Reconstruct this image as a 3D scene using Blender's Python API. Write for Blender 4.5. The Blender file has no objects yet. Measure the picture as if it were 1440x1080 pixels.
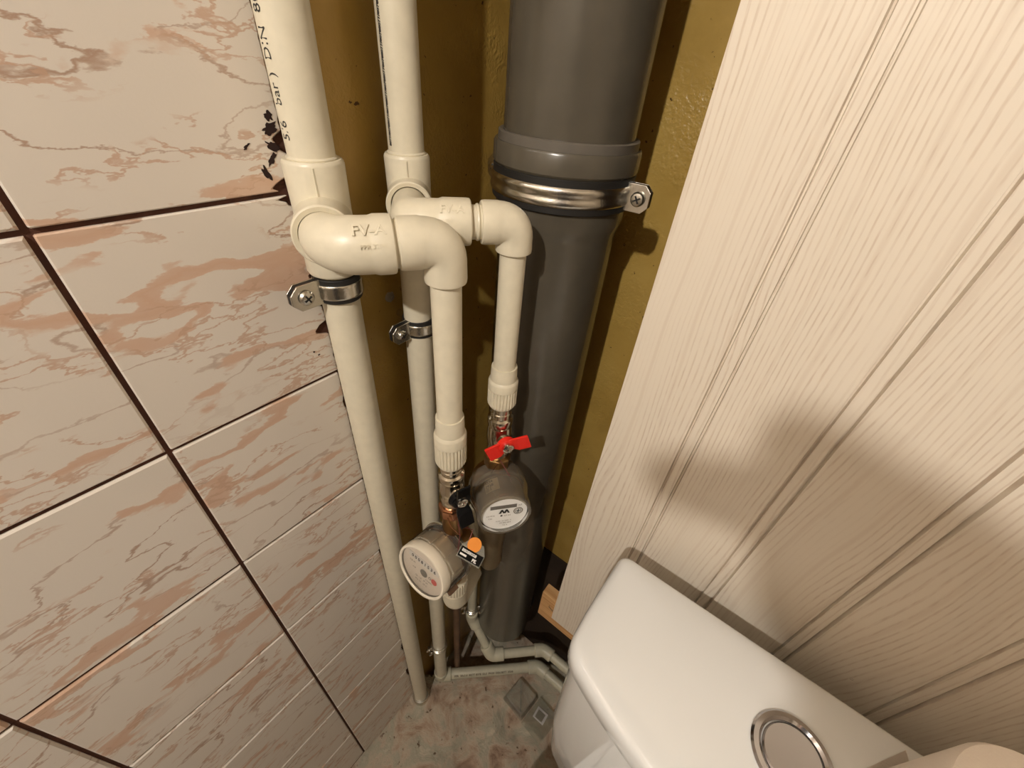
import bpy, bmesh, math, random
from mathutils import Vector, Matrix, noise

S = bpy.context.scene
COL = S.collection
random.seed(7)
Z0 = 1.285                      # height of the lens above the floor, metres

# ------------------------------------------------------------------ camera
cam = bpy.data.objects.new('camera', bpy.data.cameras.new('camera'))
COL.objects.link(cam)
cx = Vector((0.786761, 0.612888, 0.073311))
cy = Vector((0.425276, -0.452143, -0.784033))     # image down
cz = Vector((-0.447377, 0.648024, -0.616375))     # view direction
M = Matrix((cx, -cy, -cz)).transposed().to_4x4()
M.translation = Vector((0, 0, Z0))
cam.matrix_world = M
cam.data.sensor_width = 36
cam.data.lens = 574.57 * 36 / 1440
cam.data.clip_start = 0.01
S.camera = cam

# ------------------------------------------------------------------ world, exposure
w = bpy.data.worlds.new('world'); S.world = w; w.use_nodes = True
w.node_tree.nodes['Background'].inputs[0].default_value = (1.0, 0.86, 0.68, 1)
w.node_tree.nodes['Background'].inputs[1].default_value = 0.03
S.view_settings.view_transform = 'Standard'
S.view_settings.look = 'None'
S.view_settings.gamma = 1
S.view_settings.use_curve_mapping = False
S.view_settings.exposure = 0.55
LAMP = Vector((0.045, -0.66, Z0 + 0.54))
LAMP_R = 0.013
LAMP_E = 3400.0

# ------------------------------------------------------------------ materials
def mat(name):
    m = bpy.data.materials.new(name); m.use_nodes = True
    nt = m.node_tree
    return m, nt, nt.nodes['Principled BSDF']
def N(nt, t, **kw):
    n = nt.nodes.new(t)
    for k, v in kw.items():
        if k.startswith('i_'):
            key = k[2:]
            key = int(key) if key.isdigit() else key
            n.inputs[key].default_value = v
        else: setattr(n, k, v)
    return n
def L(nt, a, ao, b, bi): nt.links.new(a.outputs[ao], b.inputs[bi])
def ramp(nt, stops, interp='LINEAR'):
    r = nt.nodes.new('ShaderNodeValToRGB'); r.color_ramp.interpolation = interp
    e = r.color_ramp.elements
    while len(e) > 1: e.remove(e[-1])
    e[0].position, e[0].color = stops[0][0], (*stops[0][1], 1) if len(stops[0][1]) == 3 else stops[0][1]
    for p, c in stops[1:]:
        k = e.new(p); k.color = (*c, 1)
    return r
def g(v): return (v, v, v)
def simple(name, col, rough=0.5, metal=0.0, bump=0.0, bscale=200, var=0.0, coat=0.0, ior=1.5):
    m, nt, b = mat(name)
    b.inputs['Base Color'].default_value = (*col, 1)
    b.inputs['Roughness'].default_value = rough
    b.inputs['Metallic'].default_value = metal
    b.inputs['Coat Weight'].default_value = coat
    b.inputs['IOR'].default_value = ior
    if bump or var:
        tc = N(nt, 'ShaderNodeTexCoord')
        no = N(nt, 'ShaderNodeTexNoise', i_Scale=bscale, i_Detail=4.0)
        L(nt, tc, 'Object', no, 'Vector')
        if bump:
            bp = N(nt, 'ShaderNodeBump', i_Strength=bump, i_Distance=0.001)
            L(nt, no, 'Fac', bp, 'Height'); L(nt, bp, 'Normal', b, 'Normal')
        if var:
            no2 = N(nt, 'ShaderNodeTexNoise', i_Scale=bscale * 0.12, i_Detail=5.0)
            L(nt, tc, 'Object', no2, 'Vector')
            r = ramp(nt, [(0.3, tuple(c * (1 - var) for c in col)), (0.7, tuple(min(1, c * (1 + var * 0.5)) for c in col))])
            L(nt, no2, 'Fac', r, 'Fac'); L(nt, r, 'Color', b, 'Base Color')
    return m
def glassy(name, col, rough=0.03, alpha_mix=0.75):
    m = bpy.data.materials.new(name); m.use_nodes = True
    nt = m.node_tree; nt.nodes.clear()
    out = N(nt, 'ShaderNodeOutputMaterial')
    tr = N(nt, 'ShaderNodeBsdfTransparent'); tr.inputs[0].default_value = (*col, 1)
    gl = N(nt, 'ShaderNodeBsdfGlossy'); gl.inputs['Roughness'].default_value = rough
    fr = N(nt, 'ShaderNodeFresnel'); fr.inputs[0].default_value = 1.5
    df = N(nt, 'ShaderNodeBsdfDiffuse'); df.inputs[0].default_value = (*col, 1)
    m1 = N(nt, 'ShaderNodeMixShader'); m1.inputs[0].default_value = 1 - alpha_mix
    L(nt, tr, 0, m1, 1); L(nt, df, 0, m1, 2)
    m2 = N(nt, 'ShaderNodeMixShader')
    L(nt, fr, 0, m2, 0); L(nt, m1, 0, m2, 1); L(nt, gl, 0, m2, 2)
    L(nt, m2, 0, out, 0)
    return m

def m_marble():
    m, nt, b = mat('marbled_ceramic')
    tc = N(nt, 'ShaderNodeTexCoord'); oi = N(nt, 'ShaderNodeObjectInfo')
    off = N(nt, 'ShaderNodeVectorMath', operation='SCALE'); off.inputs['Scale'].default_value = 3.7
    L(nt, oi, 'Location', off, 0)
    ad = N(nt, 'ShaderNodeVectorMath', operation='ADD')
    L(nt, tc, 'Object', ad, 0); L(nt, off, 0, ad, 1)
    mp = N(nt, 'ShaderNodeMapping')
    mp.inputs['Rotation'].default_value = (math.radians(38), 0, 0)
    mp.inputs['Scale'].default_value = (1, 0.62, 1.7)
    L(nt, ad, 0, mp, 0)
    # warp
    nw = N(nt, 'ShaderNodeTexNoise', i_Scale=22.0, i_Detail=6.0, i_Roughness=0.62)
    L(nt, mp, 0, nw, 'Vector')
    sc = N(nt, 'ShaderNodeVectorMath', operation='SCALE'); sc.inputs['Scale'].default_value = 0.045
    L(nt, nw, 'Color', sc, 0)
    a2 = N(nt, 'ShaderNodeVectorMath', operation='ADD'); L(nt, mp, 0, a2, 0); L(nt, sc, 0, a2, 1)
    # ridged veins
    n1 = N(nt, 'ShaderNodeTexNoise', i_Scale=13.0, i_Detail=2.5, i_Roughness=0.5)
    L(nt, a2, 0, n1, 'Vector')
    s1 = N(nt, 'ShaderNodeMath', operation='SUBTRACT', i_1=0.5); L(nt, n1, 'Fac', s1, 0)
    ab = N(nt, 'ShaderNodeMath', operation='ABSOLUTE'); L(nt, s1, 0, ab, 0)
    thin = ramp(nt, [(0.0, g(1)), (0.006, g(0.8)), (0.012, g(0))]); L(nt, ab, 0, thin, 'Fac')
    # patch mask
    n2 = N(nt, 'ShaderNodeTexNoise', i_Scale=9.0, i_Detail=3.0, i_Roughness=0.55)
    L(nt, a2, 0, n2, 'Vector')
    pm = ramp(nt, [(0.52, g(0)), (0.55, g(1))]); L(nt, n2, 'Fac', pm, 'Fac')
    wide = ramp(nt, [(0.0, g(1)), (0.040, g(0.85)), (0.048, g(0))]); L(nt, ab, 0, wide, 'Fac')
    mu = N(nt, 'ShaderNodeMath', operation='MULTIPLY'); L(nt, pm, 'Color', mu, 0); L(nt, wide, 'Color', mu, 1)
    gm = N(nt, 'ShaderNodeTexNoise', i_Scale=7.0, i_Detail=1.0); L(nt, mp, 0, gm, 'Vector')
    gr = ramp(nt, [(0.38, g(0.15)), (0.55, g(0.95))]); L(nt, gm, 'Fac', gr, 'Fac')
    th2 = N(nt, 'ShaderNodeMath', operation='MULTIPLY'); L(nt, thin, 'Color', th2, 0); L(nt, gr, 'Color', th2, 1)
    base = N(nt, 'ShaderNodeMix', data_type='RGBA'); base.inputs['A'].default_value = (0.76, 0.695, 0.62, 1)
    base.inputs['B'].default_value = (0.44, 0.29, 0.21, 1)
    L(nt, th2, 0, base, 'Factor')
    c2 = N(nt, 'ShaderNodeMix', data_type='RGBA'); c2.inputs['B'].default_value = (0.66, 0.45, 0.33, 1)
    L(nt, base, 'Result', c2, 'A'); L(nt, mu, 0, c2, 'Factor')
    n6 = N(nt, 'ShaderNodeTexNoise', i_Scale=30.0, i_Detail=3.0, i_Roughness=0.5); L(nt, a2, 0, n6, 'Vector')
    s6 = N(nt, 'ShaderNodeMath', operation='SUBTRACT', i_1=0.5); L(nt, n6, 'Fac', s6, 0)
    ab6 = N(nt, 'ShaderNodeMath', operation='ABSOLUTE'); L(nt, s6, 0, ab6, 0)
    t6 = ramp(nt, [(0.0, g(1)), (0.012, g(0.8)), (0.022, g(0))]); L(nt, ab6, 0, t6, 'Fac')
    k6 = N(nt, 'ShaderNodeTexNoise', i_Scale=12.0, i_Detail=2.0); L(nt, mp, 0, k6, 'Vector')
    r6 = ramp(nt, [(0.46, g(0)), (0.52, g(0.85))]); L(nt, k6, 'Fac', r6, 'Fac')
    m6 = N(nt, 'ShaderNodeMath', operation='MULTIPLY'); L(nt, t6, 'Color', m6, 0); L(nt, r6, 'Color', m6, 1)
    c6 = N(nt, 'ShaderNodeMix', data_type='RGBA'); c6.inputs['B'].default_value = (0.58, 0.38, 0.27, 1)
    L(nt, c2, 'Result', c6, 'A'); L(nt, m6, 0, c6, 'Factor')
    L(nt, c6, 'Result', b, 'Base Color')
    b.inputs['Roughness'].default_value = 0.28
    bn = N(nt, 'ShaderNodeTexNoise', i_Scale=500.0); L(nt, tc, 'Object', bn, 'Vector')
    bp = N(nt, 'ShaderNodeBump', i_Strength=0.10, i_Distance=0.0006); L(nt, bn, 'Fac', bp, 'Height'); L(nt, bp, 'Normal', b, 'Normal')
    return m
def m_ochre():
    m, nt, b = mat('ochre_oil_paint')
    tc = N(nt, 'ShaderNodeTexCoord')
    n1 = N(nt, 'ShaderNodeTexNoise', i_Scale=9.0, i_Detail=6.0, i_Roughness=0.6); L(nt, tc, 'Object', n1, 'Vector')
    r = ramp(nt, [(0.30, (0.36, 0.225, 0.05)), (0.50, (0.45, 0.29, 0.070)), (0.72, (0.50, 0.335, 0.09))])
    L(nt, n1, 'Fac', r, 'Fac')
    n3 = N(nt, 'ShaderNodeTexNoise', i_Scale=150.0, i_Detail=3.0); L(nt, tc, 'Object', n3, 'Vector')
    sp = ramp(nt, [(0.26, g(1)), (0.29, g(0))]); L(nt, n3, 'Fac', sp, 'Fac')
    mx = N(nt, 'ShaderNodeMix', data_type='RGBA'); mx.inputs['B'].default_value = (0.09, 0.045, 0.015, 1)
    L(nt, sp, 'Color', mx, 'Factor'); L(nt, r, 'Color', mx, 'A'); L(nt, mx, 'Result', b, 'Base Color')
    b.inputs['Roughness'].default_value = 0.33
    n2 = N(nt, 'ShaderNodeTexNoise', i_Scale=260.0, i_Detail=3.0); L(nt, tc, 'Object', n2, 'Vector')
    n4 = N(nt, 'ShaderNodeTexNoise', i_Scale=14.0, i_Detail=2.0); L(nt, tc, 'Object', n4, 'Vector')
    r4 = ramp(nt, [(0.45, g(0.12)), (0.6, g(1))]); L(nt, n4, 'Fac', r4, 'Fac')
    mu = N(nt, 'ShaderNodeMath', operation='MULTIPLY'); L(nt, n2, 'Fac', mu, 0); L(nt, r4, 'Color', mu, 1)
    bp = N(nt, 'ShaderNodeBump', i_Strength=0.7, i_Distance=0.002); L(nt, mu, 0, bp, 'Height'); L(nt, bp, 'Normal', b, 'Normal')
    return m
def m_ash():
    m, nt, b = mat('whitewashed_ash_print')
    tc = N(nt, 'ShaderNodeTexCoord'); oi = N(nt, 'ShaderNodeObjectInfo')
    off = N(nt, 'ShaderNodeVectorMath', operation='MULTIPLY'); off.inputs[1].default_value = (7.3, 0, 5.1)
    L(nt, oi, 'Location', off, 0)
    ad = N(nt, 'ShaderNodeVectorMath', operation='ADD'); L(nt, tc, 'Object', ad, 0); L(nt, off, 0, ad, 1)
    ms = N(nt, 'ShaderNodeMapping'); ms.inputs['Scale'].default_value = (11, 1, 2.6); L(nt, ad, 0, ms, 0)
    ns = N(nt, 'ShaderNodeTexNoise', i_Scale=1.0, i_Detail=1.2, i_Roughness=0.45); L(nt, ms, 0, ns, 'Vector')
    m3 = N(nt, 'ShaderNodeMapping'); m3.inputs['Scale'].default_value = (60, 1, 22); L(nt, ad, 0, m3, 0)
    n3 = N(nt, 'ShaderNodeTexNoise', i_Scale=1.0, i_Detail=2.0); L(nt, m3, 0, n3, 'Vector')
    sx = N(nt, 'ShaderNodeSeparateXYZ'); L(nt, tc, 'Object', sx, 0)
    v1 = N(nt, 'ShaderNodeMath', operation='MULTIPLY', i_1=0.034); L(nt, ns, 'Fac', v1, 0)
    v2 = N(nt, 'ShaderNodeMath', operation='MULTIPLY', i_1=0.0013); L(nt, n3, 'Fac', v2, 0)
    v3 = N(nt, 'ShaderNodeMath', operation='ADD'); L(nt, v1, 0, v3, 0); L(nt, v2, 0, v3, 1)
    v4 = N(nt, 'ShaderNodeMath', operation='ADD'); L(nt, v3, 0, v4, 0)
    vx = N(nt, 'ShaderNodeMath', operation='MULTIPLY', i_1=0.62); L(nt, sx, 'X', vx, 0); L(nt, vx, 0, v4, 1)
    fr = N(nt, 'ShaderNodeMath', operation='MULTIPLY', i_1=2 * math.pi / 0.0029); L(nt, v4, 0, fr, 0)
    sn = N(nt, 'ShaderNodeMath', operation='SINE'); L(nt, fr, 0, sn, 0)
    ln = ramp(nt, [(0.72, g(0)), (0.97, g(1))]); 
    h = N(nt, 'ShaderNodeMath', operation='MULTIPLY_ADD', i_1=0.5, i_2=0.5); L(nt, sn, 0, h, 0); L(nt, h, 0, ln, 'Fac')
    # coarse darker bands
    fr2 = N(nt, 'ShaderNodeMath', operation='MULTIPLY', i_1=2 * math.pi / 0.0168); L(nt, v4, 0, fr2, 0)
    sn2 = N(nt, 'ShaderNodeMath', operation='SINE'); L(nt, fr2, 0, sn2, 0)
    h2 = N(nt, 'ShaderNodeMath', operation='MULTIPLY_ADD', i_1=0.5, i_2=0.5); L(nt, sn2, 0, h2, 0)
    ln2 = ramp(nt, [(0.93, g(0)), (0.995, g(0.9))]); L(nt, h2, 0, ln2, 'Fac')
    # dashed break up
    m4 = N(nt, 'ShaderNodeMapping'); m4.inputs['Scale'].default_value = (500, 1, 60); L(nt, ad, 0, m4, 0)
    n4 = N(nt, 'ShaderNodeTexNoise', i_Scale=1.0, i_Detail=2.0); L(nt, m4, 0, n4, 'Vector')
    br = ramp(nt, [(0.36, g(0.25)), (0.60, g(1.0))]); L(nt, n4, 'Fac', br, 'Fac')
    m5 = N(nt, 'ShaderNodeMapping'); m5.inputs['Scale'].default_value = (18, 1, 3); L(nt, ad, 0, m5, 0)
    n5 = N(nt, 'ShaderNodeTexNoise', i_Scale=1.0, i_Detail=2.0); L(nt, m5, 0, n5, 'Vector')
    br2 = ramp(nt, [(0.36, g(0.2)), (0.5, g(1.0))]); L(nt, n5, 'Fac', br2, 'Fac')
    a = N(nt, 'ShaderNodeMath', operation='MULTIPLY'); L(nt, ln, 'Color', a, 0); L(nt, br, 'Color', a, 1)
    a2 = N(nt, 'ShaderNodeMath', operation='MULTIPLY'); L(nt, a, 0, a2, 0); L(nt, br2, 'Color', a2, 1)
    a3 = N(nt, 'ShaderNodeMath', operation='MAXIMUM'); L(nt, a2, 0, a3, 0)
    a4 = N(nt, 'ShaderNodeMath', operation='MULTIPLY', i_1=0.45); L(nt, ln2, 'Color', a4, 0); L(nt, a4, 0, a3, 1)
    mx = N(nt, 'ShaderNodeMix', data_type='RGBA')
    mx.inputs['A'].default_value = (0.78, 0.70, 0.59, 1); mx.inputs['B'].default_value = (0.655, 0.55, 0.445, 1)
    L(nt, a3, 0, mx, 'Factor'); L(nt, mx, 'Result', b, 'Base Color')
    b.inputs['Roughness'].default_value = 0.42
    bp = N(nt, 'ShaderNodeBump', i_Strength=0.25, i_Distance=-0.0006); L(nt, a3, 0, bp, 'Height'); L(nt, bp, 'Normal', b, 'Normal')
    return m
def m_concrete():
    m, nt, b = mat('rough_stained_concrete')
    tc = N(nt, 'ShaderNodeTexCoord')
    n1 = N(nt, 'ShaderNodeTexNoise', i_Scale=14.0, i_Detail=7.0, i_Roughness=0.65, i_Distortion=0.5); L(nt, tc, 'Object', n1, 'Vector')
    r = ramp(nt, [(0.30, (0.20, 0.12, 0.08)), (0.42, (0.44, 0.32, 0.23)), (0.50, (0.52, 0.43, 0.33)), (0.58, (0.42, 0.39, 0.30)), (0.70, (0.63, 0.55, 0.43))])
    L(nt, n1, 'Fac', r, 'Fac')
    n2 = N(nt, 'ShaderNodeTexNoise', i_Scale=75.0, i_Detail=4.0); L(nt, tc, 'Object', n2, 'Vector')
    sp = ramp(nt, [(0.28, g(1)), (0.34, g(0))]); L(nt, n2, 'Fac', sp, 'Fac')
    mx = N(nt, 'ShaderNodeMix', data_type='RGBA'); mx.inputs['B'].default_value = (0.12, 0.07, 0.04, 1)
    L(nt, sp, 'Color', mx, 'Factor'); L(nt, r, 'Color', mx, 'A'); L(nt, mx, 'Result', b, 'Base Color')
    b.inputs['Roughness'].default_value = 0.8
    bp = N(nt, 'ShaderNodeBump', i_Strength=0.8, i_Distance=0.010); L(nt, n1, 'Fac', bp, 'Height'); L(nt, bp, 'Normal', b, 'Normal')
    return m
def m_pine():
    m, nt, b = mat('bare_pine')
    tc = N(nt, 'ShaderNodeTexCoord')
    mp = N(nt, 'ShaderNodeMapping'); mp.inputs['Scale'].default_value = (8, 90, 160); L(nt, tc, 'Object', mp, 0)
    n1 = N(nt, 'ShaderNodeTexNoise', i_Scale=1.0, i_Detail=3.0); L(nt, mp, 0, n1, 'Vector')
    r = ramp(nt, [(0.3, (0.50, 0.24, 0.08)), (0.6, (0.70, 0.42, 0.19))]); L(nt, n1, 'Fac', r, 'Fac'); L(nt, r, 'Color', b, 'Base Color')
    b.inputs['Roughness'].default_value = 0.65
    return m

MT = dict(
    marble=m_marble(), ochre=m_ochre(), ash=m_ash(), concrete=m_concrete(), pine=m_pine(),
    chip=simple('bare_dark_chip', (0.022, 0.008, 0.006), 0.9),
    dark_slab=simple('dark_brown_slab', (0.045, 0.026, 0.014), 0.9, bump=0.6, bscale=60, var=0.4),
    grout=simple('dark_brown_grout', (0.085, 0.030, 0.016), 0.85, bump=0.6, bscale=400, var=0.3),
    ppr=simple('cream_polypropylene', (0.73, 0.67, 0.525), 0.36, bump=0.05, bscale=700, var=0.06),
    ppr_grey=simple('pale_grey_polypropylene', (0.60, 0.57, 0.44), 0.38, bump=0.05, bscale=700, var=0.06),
    pvc=simple('dark_grey_soil_pipe_plastic', (0.092, 0.080, 0.060), 0.24, bump=0.04, bscale=300, var=0.10),
    pvc2=simple('grey_socket_plastic', (0.13, 0.115, 0.095), 0.42, bump=0.08, bscale=300, var=0.12),
    zinc=simple('zinc_plated_steel', (0.74, 0.72, 0.66), 0.24, 1.0, bump=0.12, bscale=500, var=0.15),
    rubber=simple('black_rubber', (0.012, 0.011, 0.010), 0.55, bump=0.1, bscale=900),
    chrome=simple('nickel_plated_brass', (0.62, 0.56, 0.46), 0.20, 1.0, bump=0.05, bscale=300),
    brass=simple('tarnished_brass', (0.44, 0.26, 0.11), 0.32, 1.0, bump=0.2, bscale=300, var=0.3),
    copper=simple('coppery_nut', (0.50, 0.24, 0.13), 0.26, 1.0, bump=0.15, bscale=300, var=0.3),
    red=simple('red_enamel', (0.80, 0.020, 0.010), 0.35),
    blackp=simple('glossy_black_plastic', (0.005, 0.005, 0.0055), 0.12, ior=1.28),
    ink=simple('black_ink', (0.03, 0.028, 0.025), 0.7),
    softink=simple('faded_brown_ink', (0.17, 0.14, 0.10), 0.7),
    dial=simple('white_dial_card', (0.88, 0.87, 0.84), 0.5),
    dialpink=simple('cream_dial_card', (0.90, 0.82, 0.75), 0.5),
    lcd=simple('grey_display', (0.16, 0.15, 0.13), 0.3),
    reddot=simple('red_print', (0.75, 0.09, 0.08), 0.5),
    orange=simple('orange_sticker', (0.90, 0.30, 0.03), 0.45),
    white=simple('white_print', (0.85, 0.82, 0.80), 0.5),
    cream=simple('cream_meter_plastic', (0.84, 0.77, 0.64), 0.35, bump=0.03),
    clear=glassy('clear_plastic', (0.95, 0.93, 0.88), 0.05, 0.93),
    smoke=glassy('smoky_clear_plastic', (0.62, 0.55, 0.44), 0.06, 0.80),
    film=glassy('clear_packaging', (0.78, 0.78, 0.72), 0.08, 0.80),
    ceramic=simple('glazed_white_ceramic', (0.77, 0.785, 0.785), 0.10, coat=0.4),
    chromeb=simple('chromed_button', (0.50, 0.49, 0.50), 0.16, 1.0),
    paper=simple('toilet_paper', (0.82, 0.74, 0.66), 0.9, bump=0.5, bscale=600),
    plaster=simple('cream_wall_paint', (0.36, 0.31, 0.24), 0.8, bump=0.1),
    wire=simple('thin_seal_wire', (0.30, 0.10, 0.09), 0.4, 0.6),
    oldpipe=simple('brown_painted_pipe', (0.16, 0.085, 0.045), 0.5, var=0.3),
    skin=simple('skin', (0.62, 0.38, 0.27), 0.5), sleeve=simple('dark_sleeve', (0.05, 0.05, 0.06), 0.9),
)

# ------------------------------------------------------------------ object helpers (world coordinates in, local out)
def origin_of(p):
    v = Vector((0, 0, 0))
    while p is not None: v += p.location; p = p.parent
    return v
def R_(v): return Vector((v[0], v[1], v[2] + Z0))        # lens-relative height to floor height
def obj(name, bm, m, parent=None, loc=None, smooth=True, label=None, kind=None, sharp=35, bevel=0):
    """bm is in world coordinates"""
    loc = Vector(loc) if loc is not None else (origin_of(parent) if parent else Vector((0, 0, 0)))
    bmesh.ops.translate(bm, verts=bm.verts, vec=-loc)
    bmesh.ops.recalc_face_normals(bm, faces=bm.faces)
    me = bpy.data.meshes.new(name); bm.to_mesh(me); bm.free()
    me.materials.append(MT[m] if isinstance(m, str) else m)
    if smooth:
        me.polygons.foreach_set('use_smooth', [True] * len(me.polygons))
        me.set_sharp_from_angle(angle=math.radians(sharp))
    o = bpy.data.objects.new(name, me); COL.objects.link(o)
    if parent: o.parent = parent
    o.location = loc - (origin_of(parent) if parent else Vector((0, 0, 0)))
    if label: o['label'] = label
    if kind: o['kind'] = kind
    if bevel:
        bv = o.modifiers.new('bevel', 'BEVEL'); bv.width = bevel; bv.segments = 2; bv.limit_method = 'ANGLE'
    return o
def thing(name, label, cat, loc, group=None):
    o = bpy.data.objects.new(name, None); COL.objects.link(o); o.location = Vector(loc)
    o.empty_display_size = 0.02
    o['label'] = label; o['category'] = cat
    if group: o['group'] = group
    return o
def tag(o, label, cat, group=None):
    o['label'] = label; o['category'] = cat
    if group: o['group'] = group
    return o
def frame(d, up=(0, 0, 1)):
    d = Vector(d).normalized(); up = Vector(up)
    if abs(d.dot(up)) > 0.98: up = Vector((0, 1, 0))
    x = up.cross(d).normalized(); y = d.cross(x)
    return x, y, d
def lathe(bm, prof, o, d=(0, 0, 1), seg=48, ribs=0, ribd=0.0, ribz=None, up=(0, 0, 1)):
    """prof [(radius, height)], closed caps when radius 0"""
    x, y, z = frame(d, up); o = Vector(o); rings = []
    for r, h in prof:
        if r <= 1e-7: rings.append([bm.verts.new(o + z * h)]); continue
        ring = []
        for i in range(seg):
            a = 2 * math.pi * i / seg; rr = r
            if ribs and ribz and ribz[0] - 1e-6 <= h <= ribz[1] + 1e-6: rr = r - ribd * (0 if (i % 4) < 2 else 1)
            ring.append(bm.verts.new(o + x * (rr * math.cos(a)) + y * (rr * math.sin(a)) + z * h))
        rings.append(ring)
    for A, B in zip(rings, rings[1:]):
        if len(A) == 1 and len(B) == 1: continue
        for i in range(seg):
            j = (i + 1) % seg
            if len(A) == 1: bm.faces.new((A[0], B[i], B[j]))
            elif len(B) == 1: bm.faces.new((A[i], A[j], B[0]))
            else: bm.faces.new((A[i], A[j], B[j], B[i]))
    return bm
def cyl(bm, a, b, r, r2=None, seg=32, ch=0.0):
    a = Vector(a); b = Vector(b); h = (b - a).length; r2 = r if r2 is None else r2
    if ch: prof = [(0, 0), (r - ch, 0), (r, ch), (r2, h - ch), (r2 - ch, h), (0, h)]
    else: prof = [(0, 0), (r, 0), (r2, h), (0, h)]
    return lathe(bm, prof, a, b - a, seg)
def sweep(bm, pts, rad, seg=28, cap=True):
    pts = [Vector(p) for p in pts]; n = len(pts)
    if not hasattr(rad, '__len__'): rad = [rad] * n
    t0 = (pts[1] - pts[0]).normalized(); x, y, _ = frame(t0); rings = []
    for k in range(n):
        if k == 0: t = (pts[1] - pts[0])
        elif k == n - 1: t = (pts[-1] - pts[-2])
        else: t = (pts[k + 1] - pts[k]).normalized() + (pts[k] - pts[k - 1]).normalized()
        t.normalize(); x = (x - t * x.dot(t)).normalized(); y = t.cross(x)
        rings.append([bm.verts.new(pts[k] + (x * math.cos(2 * math.pi * i / seg) + y * math.sin(2 * math.pi * i / seg)) * rad[k]) for i in range(seg)])
    for A, B in zip(rings, rings[1:]):
        for i in range(seg):
            j = (i + 1) % seg; bm.faces.new((A[i], A[j], B[j], B[i]))
    if cap:
        bm.faces.new(rings[0][::-1]); bm.faces.new(rings[-1])
    return bm
def box(bm, c, s, rot=None):
    c = Vector(c); s = Vector(s)
    vs = [Vector((sx * s.x / 2, sy * s.y / 2, sz * s.z / 2)) for sx in (-1, 1) for sy in (-1, 1) for sz in (-1, 1)]
    if rot: vs = [rot @ v for v in vs]
    V = [bm.verts.new(c + v) for v in vs]
    for f in ((0, 1, 3, 2), (4, 6, 7, 5), (0, 4, 5, 1), (2, 3, 7, 6), (0, 2, 6, 4), (1, 5, 7, 3)): bm.faces.new([V[i] for i in f])
    return bm
def prism(bm, outline, o, X, Y, Zd, h):
    """extrude a 2D outline (in X,Y axes at o) by h along Zd"""
    o = Vector(o); X = Vector(X); Y = Vector(Y); Zd = Vector(Zd)
    A = [bm.verts.new(o + X * u + Y * v) for u, v in outline]
    B = [bm.verts.new(o + X * u + Y * v + Zd * h) for u, v in outline]
    n = len(A)
    bm.faces.new(A[::-1]); bm.faces.new(B)
    for i in range(n):
        j = (i + 1) % n; bm.faces.new((A[i], A[j], B[j], B[i]))
    return bm
_fc = {}
def text_bm(s, size, mapf, ext=0.0, bold=0.0, align='LEFT'):
    """text laid flat in (u,v), sent through mapf(u,v,w)->world"""
    cu = bpy.data.curves.new('t', 'FONT'); cu.body = s; cu.size = size; cu.align_x = align
    cu.extrude = ext; cu.offset = bold; cu.resolution_u = 2
    to = bpy.data.objects.new('t', cu); COL.objects.link(to)
    me = bpy.data.meshes.new_from_object(to, depsgraph=bpy.context.evaluated_depsgraph_get())
    bm = bmesh.new(); bm.from_mesh(me)
    bpy.data.objects.remove(to); bpy.data.curves.remove(cu); bpy.data.meshes.remove(me)
    for v in bm.verts: v.co = mapf(v.co.x, v.co.y, v.co.z)
    return bm
def plane_map(o, X, Y, Zd):
    o = Vector(o); X = Vector(X).normalized(); Y = Vector(Y).normalized(); Zd = Vector(Zd).normalized()
    return lambda u, v, w_: o + X * u + Y * v + Zd * w_
def cyl_map(a, d, ref, r, ang0, s0, upsign=1):
    """text running along axis d of a cylinder through a; letters' tops turn around it"""
    a = Vector(a); d = Vector(d).normalized(); ref = Vector(ref); ref = (ref - d * ref.dot(d)).normalized(); side = d.cross(ref)
    def f(u, v, w_):
        t = ang0 + upsign * v / r
        n = ref * math.cos(t) + side * math.sin(t)
        return a + d * (s0 + u) + n * (r + w_)
    return f
def elbow_pts(a, c, b, rr, n=8):
    """path a -> corner c -> b rounded with tangent length rr"""
    a, c, b = Vector(a), Vector(c), Vector(b)
    p = c + (a - c).normalized() * rr; q = c + (b - c).normalized() * rr
    out = [a]
    for i in range(n + 1):
        t = i / n; out.append(p * (1 - t) ** 2 + c * 2 * t * (1 - t) + q * t * t)
    out.append(b); return out

# ------------------------------------------------------------------ setting
TX = -0.330                 # tile face plane
OX = -0.342                 # ochre plane of the left wall
BY = 0.490                  # ochre back wall
PY = 0.335                  # face of the panelling
TW, TH, JW = 0.1678, 0.1696, 0.0034
CEIL = 2.12
bm = bmesh.new(); box(bm, (OX - 0.05, -0.40, CEIL / 2 - 0.1), (0.10, 1.95, CEIL + 0.2)); wl = obj('wall_left', bm, 'ochre', smooth=False, kind='structure')
bm = bmesh.new(); box(bm, (0.20, BY + 0.05, CEIL / 2 - 0.1), (1.10, 0.10, CEIL + 0.2)); wb = obj('wall_back', bm, 'ochre', smooth=False, kind='structure')
bm = bmesh.new(); box(bm, (0.80, -0.35, CEIL / 2), (0.10, 1.62, CEIL)); obj('wall_right', bm, 'plaster', smooth=False, kind='structure')
bm = bmesh.new(); box(bm, (0.20, -1.25, CEIL / 2), (1.10, 0.10, CEIL)); obj('wall_front', bm, 'plaster', smooth=False, kind='structure')
bm = bmesh.new(); box(bm, (0.20, -0.40, CEIL + 0.05), (1.20, 1.80, 0.10)); obj('ceiling', bm, 'plaster', smooth=False, kind='structure')
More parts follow.
